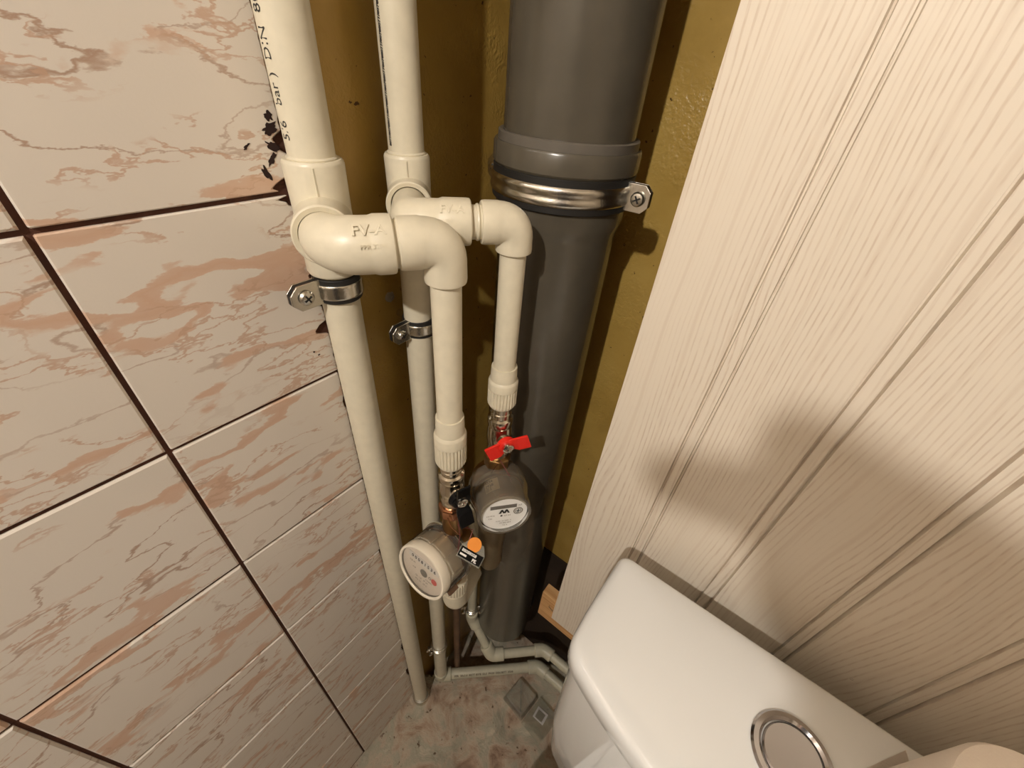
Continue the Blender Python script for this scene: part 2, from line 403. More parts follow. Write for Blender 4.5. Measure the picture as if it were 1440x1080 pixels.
# floor: screed that humps up unevenly in the pipe niche
bm = bmesh.new(); nx, ny = 150, 150
xs = [-0.345 + 1.10 * (i / nx) ** 1.6 for i in range(nx + 1)]
ys = [0.495 - 1.70 * (j / ny) ** 1.6 for j in range(ny + 1)]
def floor_z(x, y):
    k = max(0, min(1, (y + 0.05) / 0.2)) * max(0, min(1, (0.06 - x) / 0.12))
    h = 0.010 * noise.fractal(Vector((x * 14, y * 14, 0.3)), 1.0, 2.0, 5) + 0.004 * noise.noise(Vector((x * 60, y * 60, 2)))
    edge = (x + 0.075) * 0.70 - (y - 0.30) * 0.55 + 0.010 * noise.noise(Vector((x * 40, y * 40, 7)))
    step = -0.018 * max(0, min(1, edge / 0.012 + 0.5)) * (1 if y > 0.16 else max(0, (y - 0.08) / 0.08))
    pit = -0.09 * max(0, min(1, ((y - 0.252) - (x + 0.2965) * 0.943) / 0.03)) * max(0, min(1, (-0.04 - x) / 0.05))  # added pit, so that the niche bottom lies in shade
    return k * (h + step + pit) - 0.004
V = [[bm.verts.new((x, y, floor_z(x, y))) for x in xs] for y in ys]
for j in range(ny):
    for i in range(nx): bm.faces.new((V[j][i], V[j][i + 1], V[j + 1][i + 1], V[j + 1][i]))
obj('floor', bm, 'concrete', kind='structure')

# tiles on the left wall, each its own piece
zt = Z0 - 0.0888; y0 = 0.0186
def tile_bm(w_, h_, rag=None):
    bm = bmesh.new(); b = 0.0016; t = 0.0085
    prism(bm, [(-w_ / 2, -h_ / 2), (w_ / 2, -h_ / 2), (w_ / 2, h_ / 2), (-w_ / 2, h_ / 2)], (0, 0, 0), (0, 1, 0), (0, 0, 1), (1, 0, 0), t - b)
    # bevelled glazed edge
    A = [bm.verts.new((t - b, u, v)) for u, v in ((-w_ / 2, -h_ / 2), (w_ / 2, -h_ / 2), (w_ / 2, h_ / 2), (-w_ / 2, h_ / 2))]
    B = [bm.verts.new((t, u * (1 - 2 * b / w_), v * (1 - 2 * b / h_))) for u, v in ((-w_ / 2, -h_ / 2), (w_ / 2, -h_ / 2), (w_ / 2, h_ / 2), (-w_ / 2, h_ / 2))]
    bm.faces.new(B)
    for i in range(4): bm.faces.new((A[i], A[(i + 1) % 4], B[(i + 1) % 4], B[i]))
    bmesh.ops.remove_doubles(bm, verts=bm.verts, dist=1e-5)
    return bm
shared = None
for c in range(0, 8):
    yc = y0 - (c + 0.5) * TW
    for r in range(-6, 8):
        zc = zt - (r + 0.5) * TH
        top = zc + TH / 2
        if zc + TH / 2 > CEIL or zc < 0: continue
        if zc - TH / 2 < 0.004:                # last row is cut by the floor
            hh = top - 0.004 - JW
            o = obj('tile', tile_bm(TW - JW, hh), 'marble', smooth=False, loc=(0, 0, 0)); o.parent = wl
            o.location = (TX - 0.0085, yc, 0.004 + hh / 2); continue
        if shared is None:
            o = obj('tile', tile_bm(TW - JW, TH - JW), 'marble', smooth=False, loc=(0, 0, 0)); shared = o.data
        else:
            o = bpy.data.objects.new('tile', shared); COL.objects.link(o)
        o.parent = wl; o.location = (TX - 0.0085 + random.uniform(-0.0003, 0.0003), yc, zc)
# the cut tiles beside the pipe with a hacked, chipped right edge
chips = {-1: [(-0.056, 0.010, 0.007), (-0.086, 0.022, 0.009)],
         0: [(-0.094, 0.016, 0.006), (-0.110, 0.009, 0.012), (-0.207, 0.018, 0.007), (-0.180, 0.006, 0.006), (-0.158, 0.009, 0.007)],
         1: [(-0.30, 0.003, 0.008)], 2: [], 3: [(-0.60, 0.003, 0.01)], 4: [], 5: [(-0.98, 0.006, 0.02)], 6: [(-1.12, 0.008, 0.03)]}
for r in range(-6, 7):
    z1 = zt - r * TH - JW / 2; z2 = zt - (r + 1) * TH + JW / 2
    if z1 > CEIL: continue
    if r == 6: z2 = 0.004
    yl = y0 + JW / 2; pts = []; n = 70
    for k in range(n + 1):
        z = z2 + (z1 - z2) * k / n
        y = 0.1665 + 0.0009 * noise.noise(Vector((z * 160, r, 0))) + 0.0005 * noise.noise(Vector((z * 500, r, 3)))
        for cz_, dep, wid in chips.get(r, []):
            q = abs(z - (Z0 + cz_)) / wid
            if q < 1: y -= dep * (1 - q ** 2.2) * (0.70 + 0.75 * noise.noise(Vector((z * 330, 5, r))) + 0.35 * noise.noise(Vector((z * 900, 8, r))))
        pts.append((y, z))
    cyy, czz = (yl + 0.166) / 2, (z1 + z2) / 2
    bm = bmesh.new()
    prism(bm, [(yl, z1), (yl, z2)] + pts, (TX - 0.0085, 0, 0), (0, 1, 0), (0, 0, 1), (1, 0, 0), 0.0085)
    o = obj('cut_tile', bm, 'marble', smooth=False, parent=wl, loc=(TX - 0.0085, cyy, czz))
    bv = o.modifiers.new('bevel', 'BEVEL'); bv.width = 0.0010; bv.segments = 1; bv.limit_method = 'ANGLE'; bv.angle_limit = math.radians(60)
def blob(yc, zc, ry, rz, rot, k):
    bm = bmesh.new(); ol = []
    for i in range(22):
        a = 2 * math.pi * i / 22; q = 1.05 + 0.75 * noise.noise(Vector((math.cos(a) * 1.8, math.sin(a) * 1.8, k))) + 0.35 * noise.noise(Vector((math.cos(a) * 6, math.sin(a) * 6, k + 9)))
        u, v = ry * q * math.cos(a), rz * q * math.sin(a)
        ol.append((u * math.cos(rot) - v * math.sin(rot), u * math.sin(rot) + v * math.cos(rot)))
    prism(bm, ol, (TX - 0.001, yc, zc + Z0), (0, 1, 0), (0, 0, 1), (1, 0, 0), 0.0013)
    return obj('chip_mark', bm, 'chip', parent=wl, smooth=False)
for k, a in enumerate([(0.160, -0.040, 0.0026, 0.0026, 0), (0.1585, -0.0475, 0.0050, 0.0028, 0.5), (0.158, -0.058, 0.0050, 0.0022, -0.5), (0.155, -0.066, 0.0040, 0.0018, 0.9),
                       (0.1490, -0.0745, 0.0018, 0.0048, 0.4), (0.140, -0.057, 0.0026, 0.0009, 0.6), (0.1535, -0.170, 0.0020, 0.0016, 0), (0.150, -0.166, 0.0030, 0.0006, 0.7),
                       (0.148, -0.226, 0.0008, 0.0008, 0), (0.152, -0.231, 0.0010, 0.0007, 0)]): blob(*a, k * 3.1)
bm = bmesh.new(); box(bm, ((OX + TX - 0.0028) / 2, (-1.2 + 0.1685) / 2, CEIL / 2), (TX - 0.0028 - OX, 1.3685, CEIL))
obj('grout', bm, 'grout', smooth=False, parent=wl)
# lumps of plaster and a filled plug hole on the ochre paint
for (yy, zz, rr) in ((0.234, -0.672, 0.006), (0.238, -0.700, 0.0045), (0.248, -0.208, 0.006)):
    bm = bmesh.new()
    lathe(bm, [(rr, 0), (rr * 0.9, 0.0015), (rr * 0.45, 0.002), (rr * 0.35, 0.0006), (0, 0.0004)], (OX, yy, zz + Z0), (1, 0, 0), 16)
    for v in bm.verts: v.co += Vector((0, 1, 1)) * 0.0012 * noise.noise(v.co * 300)
    obj('wall_plug', bm, 'plaster', parent=wl)

bm = bmesh.new(); box(bm, (0.20, BY - 0.002, 0.16), (1.09, 0.005, 0.50)); obj('lower_wall_slab', bm, 'dark_slab', smooth=False, parent=wb)  # dark brown slab added to darken the lower back wall
# panelling, plank by plank (each a piece of the clad wall)
PZ0 = Z0 - 0.790; PZ1 = CEIL - 0.005
wp = bpy.data.objects.new('wall_panelling', None)
wp = thing('wall_cladding', 'whitewashed wood-effect board cladding beside the grey soil pipe', 'wall panel', (0.3, PY + 0.008, PZ0))
del wp['category']; del wp['label']; wp['kind'] = 'structure'; wp.name = 'wall_right_of_pipes'
P = 0.0868; edge0 = -0.0975
pm_shared = None
for k in range(10):
    xl = -0.0975 + k * P; x1 = xl + P
    if x1 > 0.745: x1 = 0.745
    wd = x1 - xl
    prof = [(0, 0.008), (0, 0.0050), (0.0008, 0.0050), (0.0017, 0), (wd - 0.0128, 0), (wd - 0.0119, 0.0042), (wd - 0.0107, 0.0042), (wd - 0.0099, 0.0004), (wd - 0.0015, 0.0004), (wd - 0.0009, 0.0050), (wd, 0.0050), (wd, 0.008)]
    if k < 9 and pm_shared is not None:
        o = bpy.data.objects.new('plank', pm_shared); COL.objects.link(o); o.parent = wp
    else:
        bm = bmesh.new()
        prism(bm, [(u - wd / 2, v) for u, v in prof], (0, 0, 0), (1, 0, 0), (0, 1, 0), (0, 0, 1), PZ1 - PZ0)
        o = obj('plank', bm, 'ash', smooth=False, loc=(0, 0, 0)); o.parent = wp
        if k == 0: pm_shared = o.data
    o.location = Vector((xl + wd / 2, PY, PZ0)) - wp.location
# screw hole, two specks
for (x_, z_, r_) in ((-0.0335, -0.760, 0.0022), (0.207, -0.452, 0.0014)):
    bm = bmesh.new(); lathe(bm, [(0, -0.0004), (r_, -0.0004), (r_ * 1.05, 0)], (x_, PY - 0.0002, z_ + Z0), (0, -1, 0), 14)
    obj('screw_hole', bm, 'rubber', parent=wp)
# pine battens behind the planks
bm = bmesh.new(); box(bm, (0.308, PY + 0.0085 + 0.010, Z0 - 0.789), (0.870, 0.020, 0.085))
o = obj('horizontal_batten', bm, 'pine', smooth=False, bevel=0.0008); tag(o, 'orange pine batten peeping out under the bottom edge of the wall boards', 'batten')
# dark wooden block and back wall support behind the batten
bm = bmesh.new(); box(bm, (-0.02, 0.407, Z0 - 0.785), (0.05, 0.085, 0.05))
o = obj('batten_block', bm, 'oldpipe', smooth=False, bevel=0.001); tag(o, 'dark wooden packing block behind the end of the pine batten', 'block')
# staple in the batten end
bm = bmesh.new(); sweep(bm, [(-0.108, PY + 0.0085, Z0 - 0.774), (-0.108, PY + 0.006, Z0 - 0.774), (-0.099, PY + 0.006, Z0 - 0.779), (-0.099, PY + 0.0085, Z0 - 0.779)], 0.0008, 8)
tag(obj('staple', bm, 'zinc'), 'small steel staple in the exposed end of the pine batten', 'staple')

# ------------------------------------------------------------------ soil stack
SX, SY, SR = -0.219, 0.370, 0.0588
stk = thing('soil_pipe', 'thick dark grey plastic soil pipe with a collared socket', 'soil pipe', R_((SX, SY, -1.285)))
bm = bmesh.new(); lathe(bm, [(SR - 0.004, -0.056), (SR, -0.056), (SR, CEIL - Z0)], R_((SX, SY, 0)), seg=72); obj('upper_pipe', bm, 'pvc', stk)
bm = bmesh.new()
lathe(bm, [(SR + 0.0002, -0.0455), (SR + 0.0035, -0.0452), (SR + 0.0045, -0.0460), (SR + 0.0045, -0.0545)], R_((SX, SY, 0)), seg=72)
obj('socket_lip', bm, 'pvc2', stk)
bm = bmesh.new()
lathe(bm, [(SR + 0.0040, -0.0525), (SR + 0.0070, -0.0525), (SR + 0.0082, -0.0545), (SR + 0.0082, -0.0690), (SR + 0.0065, -0.0712), (SR + 0.0040, -0.0715),
           (SR + 0.0040, -0.112), (SR + 0.0015, -0.121), (SR, -0.126), (SR, -1.035), (SR - 0.0035, -1.045)], R_((SX, SY, 0)), seg=72)
obj('lower_pipe', bm, 'pvc', stk)
bm = bmesh.new(); sweep(bm, elbow_pts(R_((SX, SY, -1.00)), R_((SX, SY, -1.052)), R_((SX - 0.015, SY + 0.075, -1.066)), 0.02), 0.050, 40)
obj('bottom_bend', bm, 'rubber', stk)

# ------------------------------------------------------------------ pipe clamps
def ring_bm(c, r1, r2, z1, z2, ch=0.0006, seg=56):
    bm = bmesh.new()
    lathe(bm, [(r1, z1), (r2 - ch, z1), (r2, z1 + ch), (r2, z2 - ch), (r2 - ch, z2), (r1, z2), (r1, z1)], (c[0], c[1], Z0), seg=seg)
    return bm
def ear(bm, c, d, out, w_, h_, t, cut=0.25):
    """flange plate: centre c, stands away along d, face normal out"""
    d = Vector(d).normalized(); out = Vector(out).normalized(); up = Vector((0, 0, 1))
    k = cut * w_
    ol = [(-w_ / 2, -h_ / 2), (w_ / 2 - k, -h_ / 2), (w_ / 2, -h_ / 2 + k), (w_ / 2, h_ / 2 - k), (w_ / 2 - k, h_ / 2), (-w_ / 2, h_ / 2)]
    prism(bm, ol, Vector(c) - out * t / 2, d, up, out, t)
def screw(parent, c, d, r=0.0055, h=0.0035):
    bm = bmesh.new(); lathe(bm, [(r * 0.55, -0.004), (r * 0.55, 0), (r, 0.0002), (r, h * 0.35), (r * 0.8, h * 0.8), (r * 0.35, h), (0, h)], c, d, 24)
    s = obj('screw', bm, 'zinc', parent)
    x, y, z = frame(d); bm = bmesh.new()
    rot = Matrix((x, y, z)).transposed() @ Matrix.Rotation(0.5, 3, 'Z')
    for q in (0, 1):
        box(bm, Vector(c) + z * (h * 0.95), (r * 1.1 if q else r * 0.22, r * 0.22 if q else r * 1.1, r * 0.18), rot)
    obj('cross_slot', bm, 'rubber', s)
    return s
def pipe_clamp(name, label, cx_, cy_, zc, r, earlist, out, rub=0.0030, bh=0.0125, rh=0.021, ew=0.020, eh=0.021, sr=0.0055, stud=None):
    t = thing(name, label, 'pipe clamp', (cx_, cy_, zc + Z0), 'rubber-lined steel pipe clamps')
    obj('rubber_lining', ring_bm((cx_, cy_), r + 0.0002, r + rub, zc - rh / 2, zc + rh / 2), 'rubber', t)
    r1 = r + rub - 0.0004; bm = bmesh.new(); ol = [(r1, -bh / 2)]
    for i in range(13):
        q = -1 + i / 6; ol.append((r + rub + (0.0018 if r < 0.03 else 0.0012) + (0.0 if r < 0.03 else 0.0012) * (1 - abs(abs(q) - 0.55) / 0.55 if abs(q) < 1.0 else 0) - (0.0006 if abs(q) > 0.95 else 0), q * bh / 2))
    ol += [(r1, bh / 2), (r1, -bh / 2)]
    lathe(bm, ol, (cx_, cy_, zc + Z0), seg=64)
    obj('steel_band', bm, 'zinc', t)
    out = Vector(out).normalized()
    for d in earlist:
        d = Vector(d).normalized()
        c = Vector((cx_, cy_, zc + Z0)) + d * (r + rub + ew / 2 - 0.001)
        for s, nm in ((1, 'front_flange'), (-1, 'back_flange')):
            bm = bmesh.new(); ear(bm, c + out * (0.0032 * s + 0.0006), d, out, ew, eh, 0.0018)
            e = obj(nm, bm, 'zinc', t, smooth=False, bevel=0.0004)
        bm = bmesh.new(); ear(bm, c + out * 0.0006 + d * 0.0004, d, out, ew * 0.96, eh * 0.98, 0.0042)
        obj('rubber_pad', bm, 'rubber', t, smooth=False)
        screw(t, c + out * 0.0052 + d * 0.001, out, sr)
    if stud:
        bm = bmesh.new(); cyl(bm, Vector((cx_, cy_, zc + Z0)) + Vector(stud[0]) * (r + rub), Vector((cx_, cy_, zc + Z0)) + Vector(stud[0]) * stud[1], 0.004, seg=12)
        obj('wall_stud', bm, 'zinc', t)
    return t

c = pipe_clamp('pipe_clamp', 'large zinc ring clamp around the grey soil pipe below its collar', SX, SY, -0.0850, SR + 0.0042, [(1, 0.06, 0), (-1, -0.04, 0)], (0.10, -1, 0),
               rub=0.0035, bh=0.0160, rh=0.0275, ew=0.022, eh=0.023, sr=0.0062, stud=((0, 1, 0), 0.121))
# ------------------------------------------------------------------ risers with their tees and elbows
AX, AY, AR = -0.3115, 0.1748, 0.0160
BX, BYY, BR = -0.3070, 0.2570, 0.0147
def collar(prof_r, z1, z2, up=True):
    return [(prof_r * 0.86, z1), (prof_r - 0.001, z1), (prof_r, z1 + 0.001), (prof_r, z2 - 0.001), (prof_r - 0.001, z2), (prof_r * 0.86, z2)]
def welded(bm, c, d, r):           # melted bead at a socket mouth
    lathe(bm, [(r * 0.97, -0.0012), (r * 1.06, -0.0006), (r * 1.09, 0.0006), (r * 1.04, 0.0016), (r * 0.97, 0.002)], c, d, 40)
def riser(name, label, X, Y, r, ztop, zbot, z_tee, half, zc, b1, bl, rs, bottom=None, mtl='ppr'):
    t = thing(name, label, 'water pipe', R_((X, Y, -1.28)))
    bm = bmesh.new(); cyl(bm, R_((X, Y, z_tee[0] - 0.012)), R_((X, Y, CEIL - Z0)), r, seg=48); obj('upper_pipe', bm, mtl, t)
    bx_, by_ = bottom or (X, Y)
    bm = bmesh.new(); cyl(bm, R_((X, Y, z_tee[1] + 0.012)), R_((bx_, by_, zbot)), r * 0.995, seg=48); obj('lower_pipe', bm, mtl, t)
    bm = bmesh.new()
    h = z_tee[0] - z_tee[1]
    lathe(bm, [(r, h), (rs * 0.93, h - 0.0001), (rs - 0.0004, h - 0.0015), (rs, h - 0.003), (rs * 0.985, h * 0.62), (rs * 0.985, h * 0.38), (rs, 0.003), (rs - 0.0012, 0.0005), (r, 0)], R_((X, Y, z_tee[1])), seg=56)
    tee = obj('tee', bm, mtl, t)
    bm = bmesh.new(); b1 = Vector(b1).normalized()
    a = R_((X, Y, zc))
    lathe(bm, [(rs * 0.99, 0.0), (rs * 0.99, bl - 0.012), (rs * 1.01, bl - 0.004), (rs * 1.0, bl - 0.001), (rs * 0.95, bl), (rs * 0.80, bl - 0.001), (rs * 0.76, bl - 0.006)], a, b1, 48)
    obj('branch_socket', bm, mtl, tee)
    bm = bmesh.new(); welded(bm, R_((X, Y, z_tee[0])), (0, 0, 1), r); obj('weld_bead', bm, mtl, tee)
    # mould seam
    sd = (b1 * 0.75 + Vector((-b1.y, b1.x, 0)) * -0.0).normalized()
    bm = bmesh.new(); q = R_((X, Y, 0)) + sd * rs * 0.995
    box(bm, (q.x, q.y, Z0 + z_tee[0] - 0.016), (0.0012, 0.0012, 0.026)); obj('mould_seam', bm, mtl, tee)
    return t
ZA = -0.1055
b1A = Vector((0.84, -0.54, 0)).normalized(); b2A = Vector((0.54, 0.84, 0)).normalized()
pA = Vector((AX, AY, ZA)); mA = Vector((-0.2150, 0.2090, ZA))
dA = mA - pA; e1 = pA + b1A * dA.dot(b1A); 
rA = riser('riser_pipe', 'thickest cream riser pipe, against the cut edge of the wall tiles', AX, AY, AR, 0.8, -1.283, (-0.0635, -0.1474), 0.042, ZA, b1A, 0.043, 0.0212)
def fitting_elbow(name, a, c, b, ra, rb, rc, parent, mtl='ppr', rr=0.02, sock=0.018):
    """street elbow: plain spigot radius ra from a, socket radius rb ending at b"""
    pts = elbow_pts(a, c, b, rr, 12); n = len(pts); rad = []
    tot = sum((pts[i + 1] - pts[i]).length for i in range(n - 1)); s = 0
    # resample straight end so that the socket has a crisp shoulder
    out = pts[:-1]; last = pts[-1]; prev = pts[-2]; d = (last - prev).normalized()
    L_ = (last - prev).length
    sock = min(sock, L_ - 0.004)
    cuts = [(L_ - sock) * 0.5, L_ - sock, L_ - sock + 0.003, L_ - 0.003, L_ - 0.0008, L_]
    rads = [None, rc * 1.0, rb, rb, rb * 0.98, rb * 0.93]
    R = []
    m_ = len(out)
    for i in range(m_):
        R.append(ra + (rc - ra) * min(1, i / (m_ - 1) * 1.2))
    P_ = list(out)
    for cu_, ra_ in zip(cuts, rads):
        if cu_ <= 0: continue
        if ra_ is None: ra_ = rc
        P_.append(prev + d * cu_); R.append(ra_)
    bm = bmesh.new(); sweep(bm, P_, R, 48); return obj(name, bm, mtl, parent)
jA = e1 + b2A * ((mA - e1).length - 0.036)
W = R_
elA = fitting_elbow('elbow', W(pA + b1A * 0.030), W(e1), W(jA), 0.0160, 0.0203, 0.0194, rA, rr=0.026, sock=0.030)
# second elbow: horizontal socket, corner, downward socket
def down_elbow(a, c, zb, rs, rs2, parent, mtl='ppr', rr=0.017):
    a = Vector(a); c = Vector(c); b = Vector((c.x, c.y, zb)); d = (c - a).normalized(); La = (c - a).length
    P_ = [a, a + d * 0.0008, a + d * 0.003, a + d * min(0.017, La - rr - 0.001)]; R = [rs * 0.93, rs * 0.98, rs, rs]
    for i in range(11):
        t = i / 10; p = c - d * rr; q = c + Vector((0, 0, -1)) * rr
        P_.append(p * (1 - t) ** 2 + c * 2 * t * (1 - t) + q * t * t); R.append(rs * (1 - t) * 0.98 + rs2 * t * 0.98)
    P_ += [b + Vector((0, 0, 0.003)), b + Vector((0, 0, 0.0008)), b]; R += [rs2, rs2 * 0.98, rs2 * 0.9]
    bm = bmesh.new(); sweep(bm, P_, R, 48); return obj('elbow', bm, mtl, parent)
bm = bmesh.new(); cyl(bm, W(jA - b2A * 0.004), W(jA + b2A * 0.006), 0.0165, seg=40); obj('short_pipe', bm, 'ppr', rA)
down_elbow(W(jA + b2A * 0.0022), W(mA), Z0 - 0.136, 0.0186, 0.0166, rA)
bm = bmesh.new(); cyl(bm, W((mA.x, mA.y, -0.130)), W((mA.x, mA.y, -0.285)), 0.0124, seg=40); obj('drop_pipe', bm, 'ppr', rA)
# seams and raised maker's lettering on the elbows
def raised(s, size, a, d, r, ang, s0, parent, ref=(0, 0, 1), ext=0.0004, bold=0.0003, m_='ppr', sgn=-1):
    bm = text_bm(s, size, cyl_map(W(a), d, ref, r, ang, s0, sgn), ext, bold); return obj('raised_lettering', bm, m_, parent, smooth=False)

# riser B
ZB = -0.1000
b1B = Vector((0.75, -0.66, 0)).normalized()
pB = Vector((BX, BYY, ZB)); mB = Vector((-0.1983, 0.2710, ZB))
dB = mB - pB; b2B = Vector((0.66, 0.75, 0)).normalized(); e3 = pB + b1B * dB.dot(b1B)
rB = riser('riser_pipe', 'second cream riser pipe, thinner, with a dotted line of print, in the corner', BX, BYY, BR, 0.8, -1.245, (-0.066, -0.140), 0.036, ZB, b1B, 0.034, 0.0190, bottom=(-0.296, 0.232))
jB = e3 + b2B * ((mB - e3).length - 0.028)
elB = fitting_elbow('elbow', W(pB + b1B * 0.024), W(e3), W(jB - b2B * 0.008), 0.0142, 0.0176, 0.0166, rB, rr=0.016, sock=0.024)
bm = bmesh.new(); cyl(bm, W(jB - b2B * 0.014), W(jB + b2B * 0.006), 0.0128, seg=40); obj('short_pipe', bm, 'ppr', rB)
bm = bmesh.new(); welded(bm, W(jB - b2B * 0.003), b2B, 0.0128); obj('weld_bead', bm, 'ppr', rB)
down_elbow(W(jB), W(mB), Z0 - 0.123, 0.0166, 0.0153, rB, rr=0.014)
bm = bmesh.new(); cyl(bm, W((mB.x, mB.y, -0.118)), W((mB.x, mB.y, -0.246)), 0.0113, seg=40); obj('drop_pipe', bm, 'ppr', rB)
raised('FV-A', 0.0105, e1, b2A, 0.0203, math.radians(52), 0.018, rA)
raised('PPR 32/90', 0.0042, e1, b2A, 0.0203, math.radians(77), 0.022, rA, ext=0.0002, bold=0.0)
raised('FV-A', 0.0088, e3, b2B, 0.0176, math.radians(52), (jB - e3).length - 0.032, rB)
raised('PPR', 0.0036, e3, b2B, 0.0176, math.radians(75), (jB - e3).length - 0.028, rB, ext=0.0002, bold=0.0)
# inked print along the pipes
def print_on(s, size, X, Y, r, phi, ztop, parent, m_='softink', up=1, bold=0.0):
    bm = text_bm(s, size, cyl_map((X, Y, 0), (0, 0, 1), (math.cos(phi), math.sin(phi), 0), r + 0.0002, 0, ztop + Z0, up), 0.0, bold)
    return obj('printed_lettering', bm, m_, parent, smooth=False)
phiA = math.radians(-79)
print_on("5/6   bar )  DIN  80/77  '  80/08   8", 0.0092, AX, AY, AR, math.radians(-75), -0.052, rA, 'ink', up=-1)
print_on('8077/80788077/80788077/8078807780788077/80788077/80788077', 0.0034, BX, BYY, BR, math.radians(-90), -0.060, rB, 'ink', up=-1, bold=0.0002)
# floor ring of riser A
bm = bmesh.new(); lathe(bm, [(AR + 0.0003, 0.012), (AR + 0.0035, 0.012), (AR + 0.0045, 0.010), (AR + 0.0045, -0.006)], (AX + 0.0002, AY, 0.0), seg=40)
tag(obj('floor_collar', bm, 'zinc'), 'small metal collar where the thickest riser meets the floor', 'pipe collar')

pipe_clamp('pipe_clamp', 'zinc clamp screwed round the thickest cream riser next to the tiles', AX, AY, -0.1600, AR, [(0.02, -1, 0)], (1, -0.05, 0), bh=0.0125, rh=0.021, ew=0.026, eh=0.021, sr=0.0062, stud=((-1, 0, 0), 0.030))
pipe_clamp('pipe_clamp', 'smaller zinc clamp on the thinner second riser against the ochre wall', BX, BYY, -0.2300, BR, [(0.02, -1, 0)], (1, -0.05, 0), bh=0.0115, rh=0.0195, ew=0.023, eh=0.020, sr=0.0055, stud=((-1, 0, 0), 0.034))

# ------------------------------------------------------------------ threaded adapters, valves, meters
def adapter(bm, X, Y, zt_, zb_, r, rp, flip=False):
    h = zt_ - zb_; f = (lambda q: q) if not flip else (lambda q: h - q)
    prof = [(rp, 0), (r * 0.83, 0.0), (r * 0.85, -0.002), (r * 0.88, -h * 0.30), (r * 0.98, -h * 0.34), (r, -h * 0.36), (r, -h * 0.52)]
    rib = [(r * 1.0, -h * 0.54), (r * 1.0, -h * 0.92)]
    tail = [(r * 0.93, -h * 0.96), (r * 0.86, -h), (rp * 0.8, -h)]
    allp = prof + rib + tail
    lathe(bm, [(a, b) for a, b in allp], W((X, Y, zt_)), (0, 0, 1) if not flip else (0, 0, -1), 112, ribs=1, ribd=0.0013, ribz=(-h * 0.93, -h * 0.53))
def hexnut(bm, c, d, r, h, seg=6, rot=0.3):
    lathe(bm, [(0, 0), (r * 0.94, 0), (r, h * 0.1), (r, h * 0.9), (r * 0.94, h), (0, h)], c, d, seg)
def wing(bm, c, along, normal, ln, wd, th, off=0.012):
    """one wing of a butterfly handle, kinked outwards"""
    al = Vector(along).normalized(); n = Vector(normal).normalized(); sd = al.cross(n)
    a = Vector(c); pts = [(0, 0), (0.35, 0.001), (0.5, off * 0.7), (1.0, off)]
    prev = None
    rows = []
    for k, (t, o_) in enumerate(pts):
        p = a + al * ln * t + n * o_; ww = wd * (0.75 if k < 1 else 0.85 if k < 2 else 1.0)
        rows.append([bm.verts.new(p + sd * ww / 2 + n * th / 2), bm.verts.new(p - sd * ww / 2 + n * th / 2), bm.verts.new(p - sd * ww / 2 - n * th / 2), bm.verts.new(p + sd * ww / 2 - n * th / 2)])
    for A, B in zip(rows, rows[1:]):
        for i in range(4): bm.faces.new((A[i], A[(i + 1) % 4], B[(i + 1) % 4], B[i]))
    bm.faces.new(rows[0][::-1]); bm.faces.new(rows[-1])
def ball_valve(label, X, Y, zt_, zb_, r, stem, wings, mt_handle, hl, lowmat='chrome'):
    t = thing('ball_valve', label, 'valve', W((X, Y, zb_)))
    h = zt_ - zb_
    bm = bmesh.new()
    lathe(bm, [(0, 0.004), (r * 0.80, 0.004), (r * 0.80, -h * 0.10), (r * 0.84, -h * 0.11), (r * 0.84, -h * 0.14), (r * 0.80, -h * 0.15), (r * 0.80, -h * 0.20), (r * 0.98, -h * 0.22), (r * 1.0, -h * 0.25), (r * 1.0, -h * 0.34), (r * 0.92, -h * 0.37),
               (r * 0.96, -h * 0.41), (r * 1.02, -h * 0.55), (r * 0.97, -h * 0.68), (r * 0.88, -h * 0.74), (r * 0.92, -h * 0.78), (r * 0.92, -h * 0.96), (r * 0.8, -h), (0, -h)], W((X, Y, zt_)), (0, 0, 1), 40)
    obj('valve_body', bm, 'chrome', t)
    st = Vector(stem).normalized(); c0 = W((X, Y, zt_ - h * 0.52))
    bm = bmesh.new(); cyl(bm, c0 + st * r * 0.8, c0 + st * (r + 0.006), 0.0070, 0.0060, 24); obj('stem_boss', bm, 'chrome', t)
    bm = bmesh.new(); c1 = c0 + st * (r + 0.005)
    cyl(bm, c1, c1 + st * 0.007, 0.0135 if mt_handle == 'blackp' else 0.0105, 0.0115 if mt_handle == 'blackp' else 0.0090, 24, 0.0008)
    for al, off, ln, wd in wings:
        wing(bm, c1 + st * 0.004 - Vector(al).normalized() * 0.002, al, st, ln, wd, 0.0028, off)
    obj('butterfly_handle', bm, mt_handle, t, smooth=False, bevel=0.0006)
    bm = bmesh.new(); lathe(bm, [(0, -0.001), (0.0062, -0.001), (0.0062, 0.0035), (0.0048, 0.0042), (0.0034, 0.0034), (0.0030, 0.0060), (0.0014, 0.0068), (0, 0.0064)], c1 + st * 0.007, st, 18); obj('stem_nut', bm, 'zinc', t)
    return t
